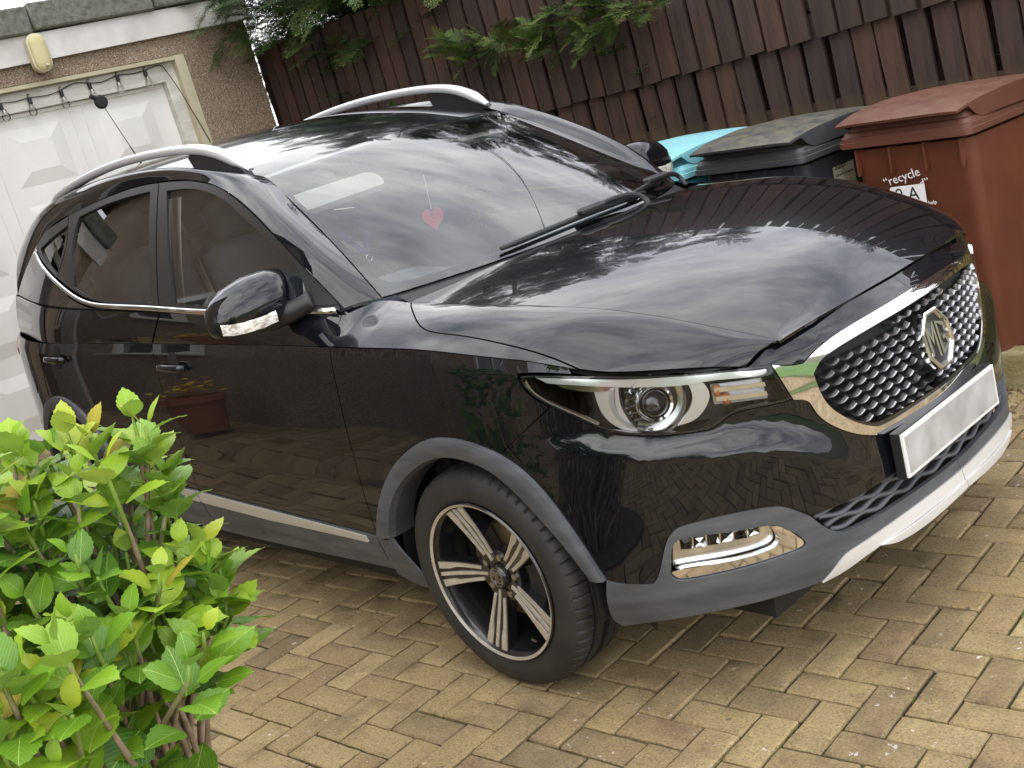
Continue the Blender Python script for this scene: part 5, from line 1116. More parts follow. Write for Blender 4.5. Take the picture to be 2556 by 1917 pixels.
# pantiled roof of the house beyond the garage
m = M['tile'] = mat('brown_roof_tile', (.075, .045, .037), .85); setc(m, ramp(m, noise(m, 20, 5), [(.3, (.05, .03, .026)), (.7, (.11, .068, .055))]))
hs = empty('house_beyond', (0, 0, 0), 'house with brown pantiled roof showing above the garage coping', 'house', sloped=False); hs.matrix_world = GAR
b = MB(); b.box((-6.0, 8.5, 1.6), (6.0, 5.0, 3.2)); b.build('wall', M['dash_wall'], hs)
b = MB(); V = [(-9.2, 5.8, 3.05), (-.9, 5.8, 3.05), (-3.2, 8.5, 4.75), (-9.2, 8.5, 4.75), (-9.2, 11.2, 3.05), (-.9, 11.2, 3.05)]; b.add(V, [(0, 1, 2, 3), (3, 2, 5, 4), (1, 5, 2), (0, 3, 4)]); rf_ = b.build('roof', M['tile'], hs)
tl_ = MB(); tl_.tube([(0, 0, 0), (.42, 0, 0)], [.10, .12], 10, flat=.6); tp_ = None
for k in range(9):
    f = k/8; p0 = np.array([-.9, 5.8, 3.07])*(1-f)+np.array([-3.2, 8.5, 4.77])*f
    o = tl_.build('hip_tile', M['tile'], rf_, True) if tp_ is None else obj('hip_tile', tp_.data, rf_); tp_ = tp_ or o
    o.matrix_local = Matrix.Translation(Vector(p0)) @ Vector((-2.3, 2.7, 1.70)).to_track_quat('X', 'Z').to_matrix().to_4x4()
TIPS = [(0.42,-1.75,0.85),(0.44,-1.77,0.79),(0.55,-1.87,0.81),(0.42,-1.77,0.83),(0.65,-1.95,0.82),(0.33,-1.77,1.13),(0.29,-1.87,1.14),(0.36,-1.76,1.02),(0.33,-1.84,1.03),(0.28,-1.94,1.09),(0.26,-1.96,1.15),(0.41,-1.78,0.85),(0.37,-1.77,0.97),(0.35,-1.87,0.92),(0.42,-1.80,0.80),(0.50,-1.88,0.79),(0.30,-1.84,1.12),(0.34,-1.76,1.11),(0.41,-1.76,0.89),(0.35,-1.77,1.04),(0.27,-1.95,1.12),(0.28,-1.91,1.11),(0.39,-2.10,1.11),(0.21,-2.09,0.94),(0.38,-1.92,1.08),(0.26,-2.00,0.84),(0.63,-2.10,0.93),(0.58,-2.04,0.65),(0.57,-2.15,0.91),(0.21,-1.98,0.97),(0.63,-2.12,0.83),(0.35,-2.20,0.84),(0.47,-2.04,0.62),(0.60,-2.18,0.94),(0.53,-2.15,0.84),(0.24,-1.77,0.95),(0.50,-2.01,0.69),(0.46,-1.96,0.94),(0.56,-2.20,0.87),(0.44,-1.91,0.79),(0.27,-2.11,1.01),(0.59,-2.21,0.82),(0.41,-2.10,1.07),(0.44,-2.08,0.69),(0.41,-2.11,0.92),(0.45,-2.00,0.78),(0.52,-1.96,0.87),(0.51,-2.04,0.91),(0.48,-1.88,0.91),(0.36,-2.17,0.95),(0.08,-1.92,0.87),(0.04,-1.79,1.03),(0.35,-2.05,0.59),(0.55,-2.06,0.79),(0.45,-1.98,0.99),(0.40,-1.87,1.09),(0.56,-2.11,0.87),(0.35,-1.98,1.07),(0.25,-2.15,0.87),(0.37,-2.09,1.21),(0.50,-2.12,0.75),(0.11,-1.89,0.95),(0.31,-2.07,0.71),(0.55,-2.03,0.89),(0.49,-1.97,0.81),(0.40,-1.86,0.82),(0.59,-2.26,0.85),(0.17,-1.99,1.12),(0.06,-1.97,0.89),(0.50,-2.06,0.83),(0.30,-2.14,0.66),(0.63,-2.16,0.77),(0.14,-1.86,0.76),(0.38,-2.19,0.78),(0.51,-2.02,0.76),(0.23,-1.86,0.98),(0.43,-2.06,0.95),(0.30,-2.21,0.67),(0.37,-2.16,1.00),(0.37,-2.01,1.05),(0.38,-2.06,1.20),(0.39,-2.10,0.87),(0.28,-1.79,0.90),(0.01,-1.92,1.04),(0.39,-2.07,0.85),(0.21,-1.93,0.84),(0.26,-1.85,0.93),(0.36,-2.08,1.16),(0.35,-2.12,1.10),(0.15,-2.07,0.86),(0.31,-2.04,1.11),(0.36,-2.23,0.81),(0.21,-1.76,1.06),(0.32,-2.09,0.97),(0.42,-1.81,0.91)]
# ------------------------------------------------------------------ wheelie bins
def bin_mat(name, c0, c1, dust=(.16, .14, .07), ds=.35):
    m = mat(name, c0, .45); c = ramp(m, noise(m, 5, 5), [(.3, c0), (.7, c1)])
    N, Lk, b = nodes(m); geo = N.new('ShaderNodeNewGeometry'); s_ = N.new('ShaderNodeSeparateXYZ'); Lk.new(geo.outputs['Normal'], s_.inputs[0])
    up_ = ramp(m, s_.outputs['Z'], [(.55, (0, 0, 0)), (.95, (1, 1, 1))]); f = mixc(m, 1.0, up_, ramp(m, noise(m, 16, 6, .7), [(.38, (0, 0, 0)), (.72, (ds, ds, ds))]), 'MULTIPLY')
    setc(m, mixc(m, f, c, dust)); setr(m, noise(m, 12, 4), .35, .62); bump(m, noise(m, 220, 3), .08, .002); return m
M['bin_brown'] = bin_mat('brown_bin_plastic', (.105, .030, .014), (.135, .040, .020)); M['bin_brown_lid'] = bin_mat('brown_bin_lid', (.100, .034, .022), (.125, .043, .028), (.19, .13, .085), .5)
M['bin_grey'] = bin_mat('charcoal_bin_plastic', (.020, .023, .029), (.030, .033, .040)); M['bin_grey_lid'] = bin_mat('charcoal_bin_lid', (.035, .037, .042), (.055, .057, .062), (.19, .175, .10), .75)
M['bin_blue'] = bin_mat('turquoise_bin_plastic', (.06, .34, .42), (.08, .40, .48)); M['bin_blue_lid'] = bin_mat('turquoise_bin_lid', (.19, .49, .55), (.23, .54, .60), (.34, .46, .42), .45)
def rrect(hx, hy, r, n=5):
    P = []
    for cx, cy, a0 in ((hx-r, hy-r, 0), (-hx+r, hy-r, 90), (-hx+r, -hy+r, 180), (hx-r, -hy+r, 270)):
        for i in range(n+1): a = math.radians(a0+90*i/n); P.append((cx+r*math.cos(a), cy+r*math.sin(a)))
    return P
def stack(b, secs, cap0=True, cap1=True):
    n = len(secs[0][0]); V = []; F = []
    for P, z in secs:
        for q in P: V.append((q[0], q[1], (z(q) if callable(z) else z)))
    for k in range(len(secs)-1):
        for j in range(n): q = (j+1) % n; F.append((k*n+j, k*n+q, (k+1)*n+q, (k+1)*n+j))
    if cap0: F.append(tuple(range(n-1, -1, -1)))
    if cap1: F.append(tuple((len(secs)-1)*n+j for j in range(n)))
    b.add(V, F); return b
def off(P, dx, dy): return [(x+dx, y+dy) for x, y in P]
def wheelie(loc, yaw, H, kb, kl, label, round_lid=False, group='wheelie bins by the fence', W_=.57, D_=.72):
    """front of the bin faces local -y; origin at the base centre of the front edge"""
    root = empty('wheelie_bin', loc, label, 'wheelie bin', group); root.rotation_euler = (0, 0, yaw)
    hw, hd = W_/2, D_/2; cy = hd
    b = MB(); stack(b, [(off(rrect(hw*.80, hd*.74, .05), 0, cy+.03), 0), (off(rrect(hw*.81, hd*.76, .05), 0, cy+.03), .02), (off(rrect(hw*.90, hd*.88, .05), 0, cy+.005), H-.10), (off(rrect(hw*.905, hd*.89, .05), 0, cy), H-.06)]); b.build('bin_body', M[kb], root, angle=35)
    for x in (-.165, -.055, .055, .165):
        b = MB(); b.prism([(.0, H-.055), (.0, H-.16), (.012, H-.16), (.055, H-.055)], x*1.35-.004, x*1.35+.004, ax=0); b.build('rim_gusset', M[kb], root).location = (0, cy-hd*.93, 0)
    b = MB(); P0 = rrect(hw, hd, .03); stack(b, [(off(rrect(hw*.99, hd*.99, .03), 0, cy), H-.045), (off(P0, 0, cy), H-.042), (off(P0, 0, cy), H-.022), (off(rrect(hw-.005, hd-.005, .03), 0, cy), H-.020), (off(rrect(hw-.006, hd-.006, .03), 0, cy), H-.004), (off(rrect(hw-.012, hd-.012, .03), 0, cy), H)]); b.build('rim', M[kl], root, angle=30)
    # lid: shallow dome with a raised visor lip along the front
    b = MB(); n = 22; nx = 17; V = []; F = []
    def lz(u, v):                 # u across -1..1, v 0 front .. 1 back
        dome = (1-abs(u)**3.2)*.014; prof = np.interp(v, [0, .05, .2, .5, .8, 1], [.050, .058, .074, .082, .070, .042])
        return prof+dome*np.interp(v, [0, .12, .5, 1], [.5, .8, 1, .8])
    lw, y0, y1 = hw+.004, -.028, D_-.015
    for i in range(n+1):
        v = i/n
        for j in range(nx+1):
            u = -1+2*j/nx; bow = .030*(1-u*u)*(1-v)**6
            V.append((u*(lw-(.030*(1-v)**4)), y0-bow+(y1-y0)*v, H+.002+lz(u, v)))
    k = nx+1
    for i in range(n):
        for j in range(nx): F.append((i*k+j, i*k+j+1, (i+1)*k+j+1, (i+1)*k+j))
    # skirt: sides and back drop to the rim, front lip is thin
    ring = [i*k for i in range(n, -1, -1)]+[j for j in range(1, k)]+[i*k+nx for i in range(1, n+1)]+[n*k+j for j in range(nx-1, 0, -1)]
    o = len(V)
    for q in ring:
        x, y, z = V[q]; v = (y-y0)/(y1-y0); V.append((x, y+(.004 if v < .03 else 0), max(H+.006, z-(.010 if v < .10 else .010+.10*min(1, (v-.10)/.10)))))
    nr = len(ring)
    for i in range(nr): F.append((ring[i], ring[(i+1) % nr], o+(i+1) % nr, o+i))
    F.append(tuple(o+i for i in range(nr)))
    b.add(V, F); lid = b.build('lid', M[kl], root, angle=40)
    b = MB(); stack(b, [(off(rrect(hw-.010, .12, .04), 0, .128), H-.001), (off(rrect(hw-.014, .11, .04), 0, .128), H+.014), (off(rrect(hw-.028, .10, .04), 0, .130), H+.018), (off(rrect(hw-.034, .095, .04), 0, .132), H+.040)]); b.build('lid_flange', M[kl], lid, angle=35)
    if round_lid:
        b = MB(); b.tube(sm([(.02, -.02, H+.05), (.03, -.055, H+.075), (.12, -.06, H+.085), (.21, -.05, H+.08), (.22, -.01, H+.055)], 5), .008, 8); b.build('lid_handle', M[kl], lid, True)
    b = MB(); b.tube([(-hw*.7, D_+.035, H-.02), (hw*.7, D_+.035, H-.02)], .013, 8)
    for x in (-hw*.7, 0, hw*.7): b.tube([(x, D_-.03, H-.03), (x, D_+.035, H-.02)], .012, 8)
    b.build('handle_bar', M[kl], root, angle=50)
    for x in (-hw*.78, hw*.78):
        b = MB(); b.lathe([(.0, -.024), (.06, -.024), (.095, -.022), (.10, -.012), (.10, .012), (.095, .022), (.06, .024), (0, .024)], 26, 'x', (x, D_-.06, .10)); b.build('bin_wheel', M['rubber'], root, angle=40)
    return root
def text_mesh(name, s, size, m, parent, Mx, ext=.0006, align='LEFT'):
    c = bpy.data.curves.new(name, 'FONT'); c.body = s; c.size = size; c.extrude = ext; c.align_x = align; c.resolution_u = 2
    t = bpy.data.objects.new(name, c); COL.objects.link(t); bpy.context.view_layer.update()
    me = bpy.data.meshes.new_from_object(t); bpy.data.objects.remove(t); me.materials.clear(); me.materials.append(m)
    o = obj(name, me, parent); o.matrix_local = Mx; return o
brown = wheelie((.040, 1.512, .030), math.radians(-5.5), .973, 'bin_brown', 'bin_brown_lid', 'brown wheelie bin with white recycle lettering, beside a charcoal bin')
FRONT = lambda x, z, tilt=0: Matrix.Translation((x, .0325+.034*(1-z/.9)-.004, z)) @ Matrix.Rotation(math.radians(90+2.3), 4, 'X') @ Matrix.Rotation(math.radians(tilt), 4, 'Z')
text_mesh('recycle_lettering', '\u201crecycle', .050, M['white'], brown, FRONT(-.118, .762, 12))
text_mesh('recycle_lettering', 'd\u201d', .044, M['white'], brown, FRONT(.034, .750, 8))
text_mesh('help_lettering', 'help', .022, M['white'], brown, FRONT(.055, .680, 3))
b = MB(); b.prism([(x, z) for x, z in rrect(.075, .043, .008)], -.0015, .0015); st_ = b.build('house_number_plate', M['white'], brown); st_.matrix_local = Matrix.Translation((-.023, .0325+.034*(1-.718/.9)-.006, .718)) @ Matrix.Rotation(math.radians(-2.3), 4, 'X') @ Matrix.Rotation(math.radians(-2), 4, 'Y')
pm_ = Matrix.Translation((0, -.0022, 0)) @ Matrix.Rotation(math.radians(90), 4, 'X')
text_mesh('plate_figures', '9 A', .072, M['ink'], st_, pm_ @ Matrix.Translation((-.055, -.014, 0)), .0004); text_mesh('plate_road', 'ROAD', .014, M['bin_grey_lid'], st_, pm_ @ Matrix.Translation((.015, -.033, 0)), .0004)
grey = wheelie((-.607, 1.424, .020), math.radians(-3.4), .970, 'bin_grey', 'bin_grey_lid', 'charcoal wheelie bin with dusty lid between the brown and turquoise bins')
m = M['label'] = mat('faded_label', (.36, .34, .22), .6); setc(m, ramp(m, noise(m, 14, 4), [(.35, (.26, .24, .12)), (.65, (.42, .40, .30))]))
b = MB(); b.prism([(-.075, -.09), (.075, -.06), (.078, .06), (.03, .09), (-.07, .075)], -.001, .001, ax=0)
lb = b.build('warning_label', M['label'], grey); lb.matrix_local = Matrix.Translation((.2575, .30, .805)) @ Matrix.Rotation(math.radians(-2.5), 4, 'Y')
sm_ = Matrix.Translation((.0022, 0, 0)) @ Matrix.Rotation(math.radians(90), 4, 'Z') @ Matrix.Rotation(math.radians(90), 4, 'X')
text_mesh('label_heading', 'Stop!', .040, M['ink'], lb, sm_ @ Matrix.Translation((-.060, .040, 0)), .0004); text_mesh('label_text', 'Can you recycle it?', .0165, M['ink'], lb, sm_ @ Matrix.Translation((-.062, .012, 0)), .0004)
blue = wheelie((-1.235, 1.46, .020), math.radians(-4), .960, 'bin_blue', 'bin_blue_lid', 'turquoise recycling bin with loop handle on its lid, beside the charcoal bin', True)

# ------------------------------------------------------------------ conifers behind the fence
m = M['conifer'] = mat('conifer_foliage', (.035, .075, .014), .6)
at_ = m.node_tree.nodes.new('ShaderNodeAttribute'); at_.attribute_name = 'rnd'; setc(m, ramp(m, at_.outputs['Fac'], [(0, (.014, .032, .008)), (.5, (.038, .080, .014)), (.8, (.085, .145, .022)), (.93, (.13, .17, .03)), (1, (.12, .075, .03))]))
m = M['bark'] = mat('conifer_bark', (.06, .04, .028), .95)
def frond(seed, n=13, L_=.30):
    """a flat feathery spray along +x, made of slim scale-leaf kites"""
    r = np.random.default_rng(seed); P = []; D = []; Ls = []; Wt = []
    def leaf(p, d, l, t): P.append(p); D.append(d); Ls.append(l); Wt.append(t)
    for i in range(n):
        t = (i+.5)/n; p = np.array([L_*t, r.normal(0, .005), -.12*L_*t*t])
        for sd_ in (-1, 1):
            a = math.radians(r.uniform(30, 52))*sd_; d = np.array([math.cos(a), math.sin(a), r.normal(0, .12)]); tl = L_*.46*(1-t)**.75*r.uniform(.7, 1.15)+.018; nj = max(2, int(tl/.013))
            for j in range(nj):
                q = p+d*tl*j/nj
                for s2 in (-1, 1):
                    a2 = a+math.radians(r.uniform(22, 48))*s2; leaf(q, np.array([math.cos(a2), math.sin(a2), r.normal(0, .22)]), r.uniform(.016, .030), t)
            leaf(p+d*tl*.9, d, .030, t+.25)
        leaf(p, np.array([1., 0, -.1]), .035, t)
    P, D, Ls, Wt = map(np.array, (P, D, Ls, Wt)); D = D/np.linalg.norm(D, axis=1)[:, None]; S_ = np.cross(D, [0, 0, 1.]); S_ /= np.linalg.norm(S_, axis=1)[:, None]
    w_ = .0036; q = P+D*Ls[:, None]; m_ = P+D*Ls[:, None]*.5
    V = np.stack([P, m_-S_*w_, q, m_+S_*w_], 1).reshape(-1, 3); return V, Wt
FR = [frond(s) for s in range(5)]
def rotm(d, up):
    d = d/np.linalg.norm(d); s = np.cross(up, d); s /= np.linalg.norm(s)+1e-9; u = np.cross(d, s); return np.array([d, s, u]).T
def quadmesh(name, V, m, rnd):
    n = len(V)//4; me = bpy.data.meshes.new(name); me.vertices.add(len(V)); me.vertices.foreach_set('co', np.asarray(V, np.float32).ravel())
    me.loops.add(len(V)); me.loops.foreach_set('vertex_index', np.arange(len(V), dtype=np.int32)); me.polygons.add(n); me.polygons.foreach_set('loop_start', np.arange(0, 4*n, 4, dtype=np.int32))
    me.materials.append(m); me.update(calc_edges=True); a = me.attributes.new('rnd', 'FLOAT', 'FACE'); a.data.foreach_set('value', np.asarray(rnd, np.float32)); return me
def foliage(name, items, parent):
    """items: (pos, dir, scale, tone)"""
    V = []; RN = []; r = np.random.default_rng(len(items))
    for p, d, s, tone in items:
        fv, wt = FR[int(r.integers(5))]; A = rotm(np.array(d, float), np.array([r.normal(0, .3), r.normal(0, .3), 1.]))
        V.append(fv@A.T*s+np.array(p)); RN.append(np.clip(tone+.35*(wt-.5)+r.normal(0, .06, len(wt)), 0, 1))
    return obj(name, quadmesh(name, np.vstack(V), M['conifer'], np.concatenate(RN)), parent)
def conifer(loc, H, rad, label, n, z0=.4, seed=1, extra=()):
    t = empty('conifer_tree', loc, label, 'tree', 'conifers behind the fence'); r = np.random.default_rng(seed)
    b = MB(); b.tube([(0, 0, -.2), (.02, .01, H*.4), (0, 0, H*.95)], [.11, .08, .02], 10); b.build('trunk', M['bark'], t, True)
    it = []
    for _ in range(n):
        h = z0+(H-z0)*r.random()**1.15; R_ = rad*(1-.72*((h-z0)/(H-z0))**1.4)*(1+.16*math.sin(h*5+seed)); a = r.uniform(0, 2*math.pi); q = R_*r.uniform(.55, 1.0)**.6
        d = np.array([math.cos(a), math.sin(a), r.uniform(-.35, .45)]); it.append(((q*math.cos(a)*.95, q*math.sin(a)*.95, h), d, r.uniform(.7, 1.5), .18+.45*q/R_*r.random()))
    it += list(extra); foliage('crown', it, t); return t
r = np.random.default_rng(11)
# hanging mass over the garage corner
ex1 = []
for _ in range(130):
    p = np.array([r.uniform(-5.45, -3.3), r.uniform(2.05, 2.55), 0]); p[2] = 2.34+.05*r.normal()+.09*(p[0]+4.6)*0+(.0 if p[0] > -4.9 else .02)
    if r.random() < .40: p[2] -= r.uniform(0, .14)*(1 if -5.2 < p[0] < -4.2 else .5)
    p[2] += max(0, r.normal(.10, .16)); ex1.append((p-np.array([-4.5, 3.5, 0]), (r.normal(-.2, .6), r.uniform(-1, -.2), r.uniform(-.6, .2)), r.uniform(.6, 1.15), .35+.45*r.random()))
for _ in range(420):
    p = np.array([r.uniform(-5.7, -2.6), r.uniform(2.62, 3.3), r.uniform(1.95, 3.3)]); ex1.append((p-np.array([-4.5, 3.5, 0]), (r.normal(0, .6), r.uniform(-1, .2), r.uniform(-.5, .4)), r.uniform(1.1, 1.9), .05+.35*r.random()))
conifer((-4.5, 3.5, 0), 4.6, 1.15, 'tall conifer hanging over the fence at the garage corner', 620, 1.2, 3, ex1)
def spray(c0, c1, n, base, wid=.07, seed=0):
    r = np.random.default_rng(seed); it = []; c0, c1 = np.array(c0), np.array(c1)
    for _ in range(n):
        t = r.random(); p = c0+(c1-c0)*t+np.array([0, r.uniform(-.06, .02), r.normal(0, wid*(.35+.65*math.sin(math.pi*min(t*1.05, 1))))]); d = (c0-c1)*r.choice([1, 1, .6])/np.linalg.norm(c1-c0)+np.array([r.normal(0, .35), r.uniform(-.6, .1), r.normal(0, .45)])
        it.append((p-np.array(base), d, r.uniform(.30, .62), .52+.36*r.random()))
    return it
base2 = (-2.2, 3.5, 0)
ex2 = spray((-3.30, 2.36, 1.79), (-2.80, 2.40, 1.72), 46, base2, .055, 1)+spray((-2.60, 2.34, 1.80), (-2.85, 2.40, 1.70), 16, base2, .03, 2)+spray((-2.50, 2.30, 1.70), (-1.78, 2.38, 1.72), 110, base2, .085, 3)+spray((-1.62, 2.33, 1.70), (-1.85, 2.38, 1.70), 18, base2, .03, 4)+spray((-2.05, 2.33, 1.86), (-1.90, 2.38, 1.76), 18, base2, .03, 5)
conifer(base2, 3.0, .95, 'conifer behind the fence with two sprays poking through the boards', 430, 1.0, 5, ex2)
conifer((-.2, 3.75, 0), 2.8, .95, 'shorter conifer behind the fence, past the brown bin', 380, .8, 8)
conifer((1.9, 4.3, 0), 2.6, 1.0, 'broad low conifer at the open end of the fence', 420, .5, 9)
conifer((-6.6, 4.2, 0), 5.0, 1.2, 'tallest conifer, beside the garage side wall', 420, 1.2, 13)

# ------------------------------------------------------------------ hydrangea by the drive
def leaf_mat(name, attr):
    m = mat(name, (.16, .30, .03), .42)
    N, Lk, b = nodes(m); b.inputs['Subsurface Weight'].default_value = 0; b.inputs['Transmission Weight'].default_value = 0
    if attr: a = N.new('ShaderNodeAttribute'); a.attribute_name = 'rnd'; rnd = a.outputs['Fac']
    else: oi_ = N.new('ShaderNodeObjectInfo'); rnd = oi_.outputs['Color']
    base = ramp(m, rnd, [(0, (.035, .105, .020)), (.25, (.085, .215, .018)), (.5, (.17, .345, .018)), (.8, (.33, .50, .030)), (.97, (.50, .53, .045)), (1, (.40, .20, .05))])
    u = N.new('ShaderNodeUVMap'); s_ = N.new('ShaderNodeSeparateXYZ'); Lk.new(u.outputs[0], s_.inputs[0])
    def mth(op, a, b_=None):
        x = N.new('ShaderNodeMath'); x.operation = op
        for i, v in enumerate((a, b_)):
            if v is None: continue
            if hasattr(v, 'links'): Lk.new(v, x.inputs[i])
            else: x.inputs[i].default_value = v
        return x.outputs[0]
    ay = mth('ABSOLUTE', s_.outputs['Y'])
    ph = mth('FRACT', mth('MULTIPLY', mth('SUBTRACT', s_.outputs['X'], mth('MULTIPLY', mth('POWER', ay, 1.15), .75)), 7.0))
    vein = mth('LESS_THAN', mth('ABSOLUTE', mth('SUBTRACT', ph, .5)), .055); mid = mth('LESS_THAN', ay, .022)
    vf = mth('MULTIPLY', mth('MAXIMUM', mth('MULTIPLY', vein, .5), mid), .8)
    c = mixc(m, vf, mixc(m, 1.0, base, ramp(m, noise(m, 60, 4), [(.3, (.82, .85, .8)), (.7, (1.12, 1.1, 1.1))]), 'MULTIPLY'), (.42, .55, .13))
    # undersides are paler and duller
    geo = N.new('ShaderNodeNewGeometry'); c = mixc(m, mth('MULTIPLY', geo.outputs['Backfacing'], .45), c, (.20, .30, .09)); setc(m, c)
    bump(m, mth('ABSOLUTE', mth('SUBTRACT', ph, .5)), .16, .003)
    # a little light passes through the blade
    o_ = N['Material Output']; tr = N.new('ShaderNodeBsdfTranslucent'); Lk.new(c, tr.inputs['Color']); ad = N.new('ShaderNodeMixShader'); ad.inputs[0].default_value = .28
    Lk.new(b.outputs[0], ad.inputs[1]); Lk.new(tr.outputs[0], ad.inputs[2]); Lk.new(ad.outputs[0], o_.inputs['Surface']); return m
M['leaf'] = leaf_mat('hydrangea_leaf', False); M['leafstuff'] = leaf_mat('hydrangea_leaf_inner', True)
def leaf_geo(seed):
    """ovate toothed leaf, 1 long along +x, base at origin"""
    r = np.random.default_rng(seed); n = 13; V = []; F = []; UV = []
    fold = r.uniform(.06, .24); curl = r.uniform(.05, .40); wmax = r.uniform(.36, .43); tw = r.normal(0, .25)
    for i in range(n+1):
        t = i/n; wd = wmax*(math.sin(math.pi*t**.80))**.82*(1-.12*t); wd = max(wd, .012) if i < n else 0
        if 0 < i < n: wd *= 1+(.05 if i % 2 else -.03)
        cx = t; zc = -curl*t*t*.5+.05*math.sin(3*t)
        for k in (-1, -.5, 0, .5, 1):
            V.append((cx+(.035 if (abs(k) == 1 and i % 2) else 0), k*wd, zc+fold*abs(k)*wd*1.2-.10*abs(k)**3*wd+tw*k*wd*t+.012*math.sin(9*t+2*k))); UV.append((t, k*wd/wmax))
    for i in range(n):
        for j in range(4): a = i*5+j; F.append((a, a+5, a+6, a+1))
    return np.array(V), F, UV
LG = [leaf_geo(s) for s in range(7)]
def uvmesh(name, V, F, UV, m):
    me = mesh(name, V, F, m); uv = me.uv_layers.new(name='UVMap'); li = np.empty(len(me.loops), np.int32); me.loops.foreach_get('vertex_index', li); uv.data.foreach_set('uv', np.array(UV, np.float32)[li].ravel()); return me
LMs = [uvmesh('leaf', V, F, UV, M['leaf']) for V, F, UV in LG]
bush = empty('hydrangea_bush', (.15, -1.98, .02), 'lime green leafy hydrangea bush with bare woody stems beside the drive', 'bush')
m = M['stem'] = mat('hydrangea_stem', (.24, .17, .10), .85); setc(m, ramp(m, noise(m, 25, 5), [(.3, (.13, .09, .055)), (.6, (.30, .22, .14)), (.8, (.40, .33, .24))]))
M['shoot'] = mat('green_shoot', (.20, .30, .04), .6)
r = np.random.default_rng(31); leaves = []; bo = np.array([.15, -1.98, .02])
for k, tp in enumerate(TIPS):
    tp = np.array(tp); base = bo+np.array([r.normal(0, .13), r.normal(0, .11), 0]); mid = base*.45+tp*.55+np.array([r.normal(0, .05), r.normal(0, .05), .02]); P_ = sm([base, mid, tp], 6)
    b = MB(); b.tube(P_-bo, list(np.linspace(.010, .0038, len(P_))), 6); b.build('stem', M['stem'], bush, True)
    ax_ = P_[-1]-P_[-4]; ax_ /= np.linalg.norm(ax_); ax_ = ax_*.6+np.array([0, 0, .8]); ax_ /= np.linalg.norm(ax_); e1_ = np.cross(ax_, [r.normal(), r.normal(), .2]); e1_ /= np.linalg.norm(e1_); e2_ = np.cross(ax_, e1_)
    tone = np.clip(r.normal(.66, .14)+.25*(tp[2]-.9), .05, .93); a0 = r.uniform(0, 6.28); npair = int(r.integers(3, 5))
    top = tp+ax_*.03
    b = MB(); b.tube([P_[-3]-bo, tp-bo, top-bo], [.0045, .004, .0025], 6); b.build('shoot', M['shoot'], bush, True)
    for j in range(npair):
        p = top-ax_*(.0+.036*j+.012*r.random()); az = a0+j*math.pi/2+r.normal(0, .2); ln = (.048, .072, .084, .080)[j]*r.uniform(.8, 1.15)
        for q in (0, math.pi):
            d = math.cos(az+q)*e1_+math.sin(az+q)*e2_; el = (1.05, .75, .48, .25)[j]+r.normal(0, .16); d = d*math.cos(el)+ax_*math.sin(el)
            up = ax_*math.cos(el)-(math.cos(az+q)*e1_+math.sin(az+q)*e2_)*math.sin(el); s_ = np.cross(up, d)
            A = np.array([d, s_, up]).T; leaves.append((p+d*.014, A, ln, np.clip(tone+r.normal(0, .09)-.06*j+(.22 if r.random() < .04 else 0), 0, .985)))
    b = None
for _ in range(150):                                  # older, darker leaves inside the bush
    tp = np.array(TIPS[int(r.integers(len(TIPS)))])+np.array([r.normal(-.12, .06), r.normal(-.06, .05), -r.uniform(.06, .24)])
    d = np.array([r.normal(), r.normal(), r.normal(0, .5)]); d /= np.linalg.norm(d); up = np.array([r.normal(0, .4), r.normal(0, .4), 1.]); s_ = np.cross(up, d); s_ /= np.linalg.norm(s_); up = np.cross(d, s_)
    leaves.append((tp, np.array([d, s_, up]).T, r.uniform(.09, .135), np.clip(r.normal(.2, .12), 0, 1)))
def seen(p):
    q = Rcar@(p-Cc); u, v = 1278+2875.5*q[0]/q[2], 958.5+2875.5*q[1]/q[2]
    return q[2] if (-60 < u < 2600 and -60 < v < 1977) else 99
order = sorted(range(len(leaves)), key=lambda i: seen(leaves[i][0])-.5*leaves[i][3]); keep = set(order[:298]); SV = []; SF = []; SU = []; SR = []
for i, (p, A, ln, tone) in enumerate(leaves):
    v = int(r.integers(7))
    if i in keep:
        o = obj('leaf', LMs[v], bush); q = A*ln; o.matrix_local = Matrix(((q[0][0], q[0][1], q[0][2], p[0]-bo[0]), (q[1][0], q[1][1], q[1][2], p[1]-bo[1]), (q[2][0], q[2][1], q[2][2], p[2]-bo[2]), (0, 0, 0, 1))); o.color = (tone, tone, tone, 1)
    else:
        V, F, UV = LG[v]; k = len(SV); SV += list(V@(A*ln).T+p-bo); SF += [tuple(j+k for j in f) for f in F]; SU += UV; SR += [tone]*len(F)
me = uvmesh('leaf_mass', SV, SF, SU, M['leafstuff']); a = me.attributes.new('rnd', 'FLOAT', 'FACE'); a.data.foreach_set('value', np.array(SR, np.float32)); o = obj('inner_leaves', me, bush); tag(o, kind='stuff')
for k in range(14):                                   # bare pruned sticks
    p0 = bo+np.array([r.normal(.05, .10), r.normal(0, .10), 0]); p1 = p0+np.array([r.normal(.10, .12), r.normal(.03, .12), r.uniform(.35, .75)]); b = MB(); b.tube(sm([p0-bo, (p0+p1)/2-bo+r.normal(0, .02, 3), p1-bo], 5), [.008]*6+[.006]*5, 6); b.build('pruned_stick', M['stem'], bush, True)
m = M['soil'] = mat('bed_soil', (.055, .038, .026), .95); setc(m, ramp(m, noise(m, 30, 6), [(.3, (.035, .024, .016)), (.7, (.11, .08, .055))])); bump(m, noise(m, 60, 6), .8, .02)
b = MB(); V = [(.15+.5*math.cos(t)*(1+.1*math.sin(3*t)), -2.05+.40*math.sin(t), gz(.15, -2)+.012) for t in np.linspace(0, 2*math.pi, 28, endpoint=False)]; b.add(V, [tuple(range(28))]); o = b.build('planting_bed', M['soil']); tag(o, kind='structure')

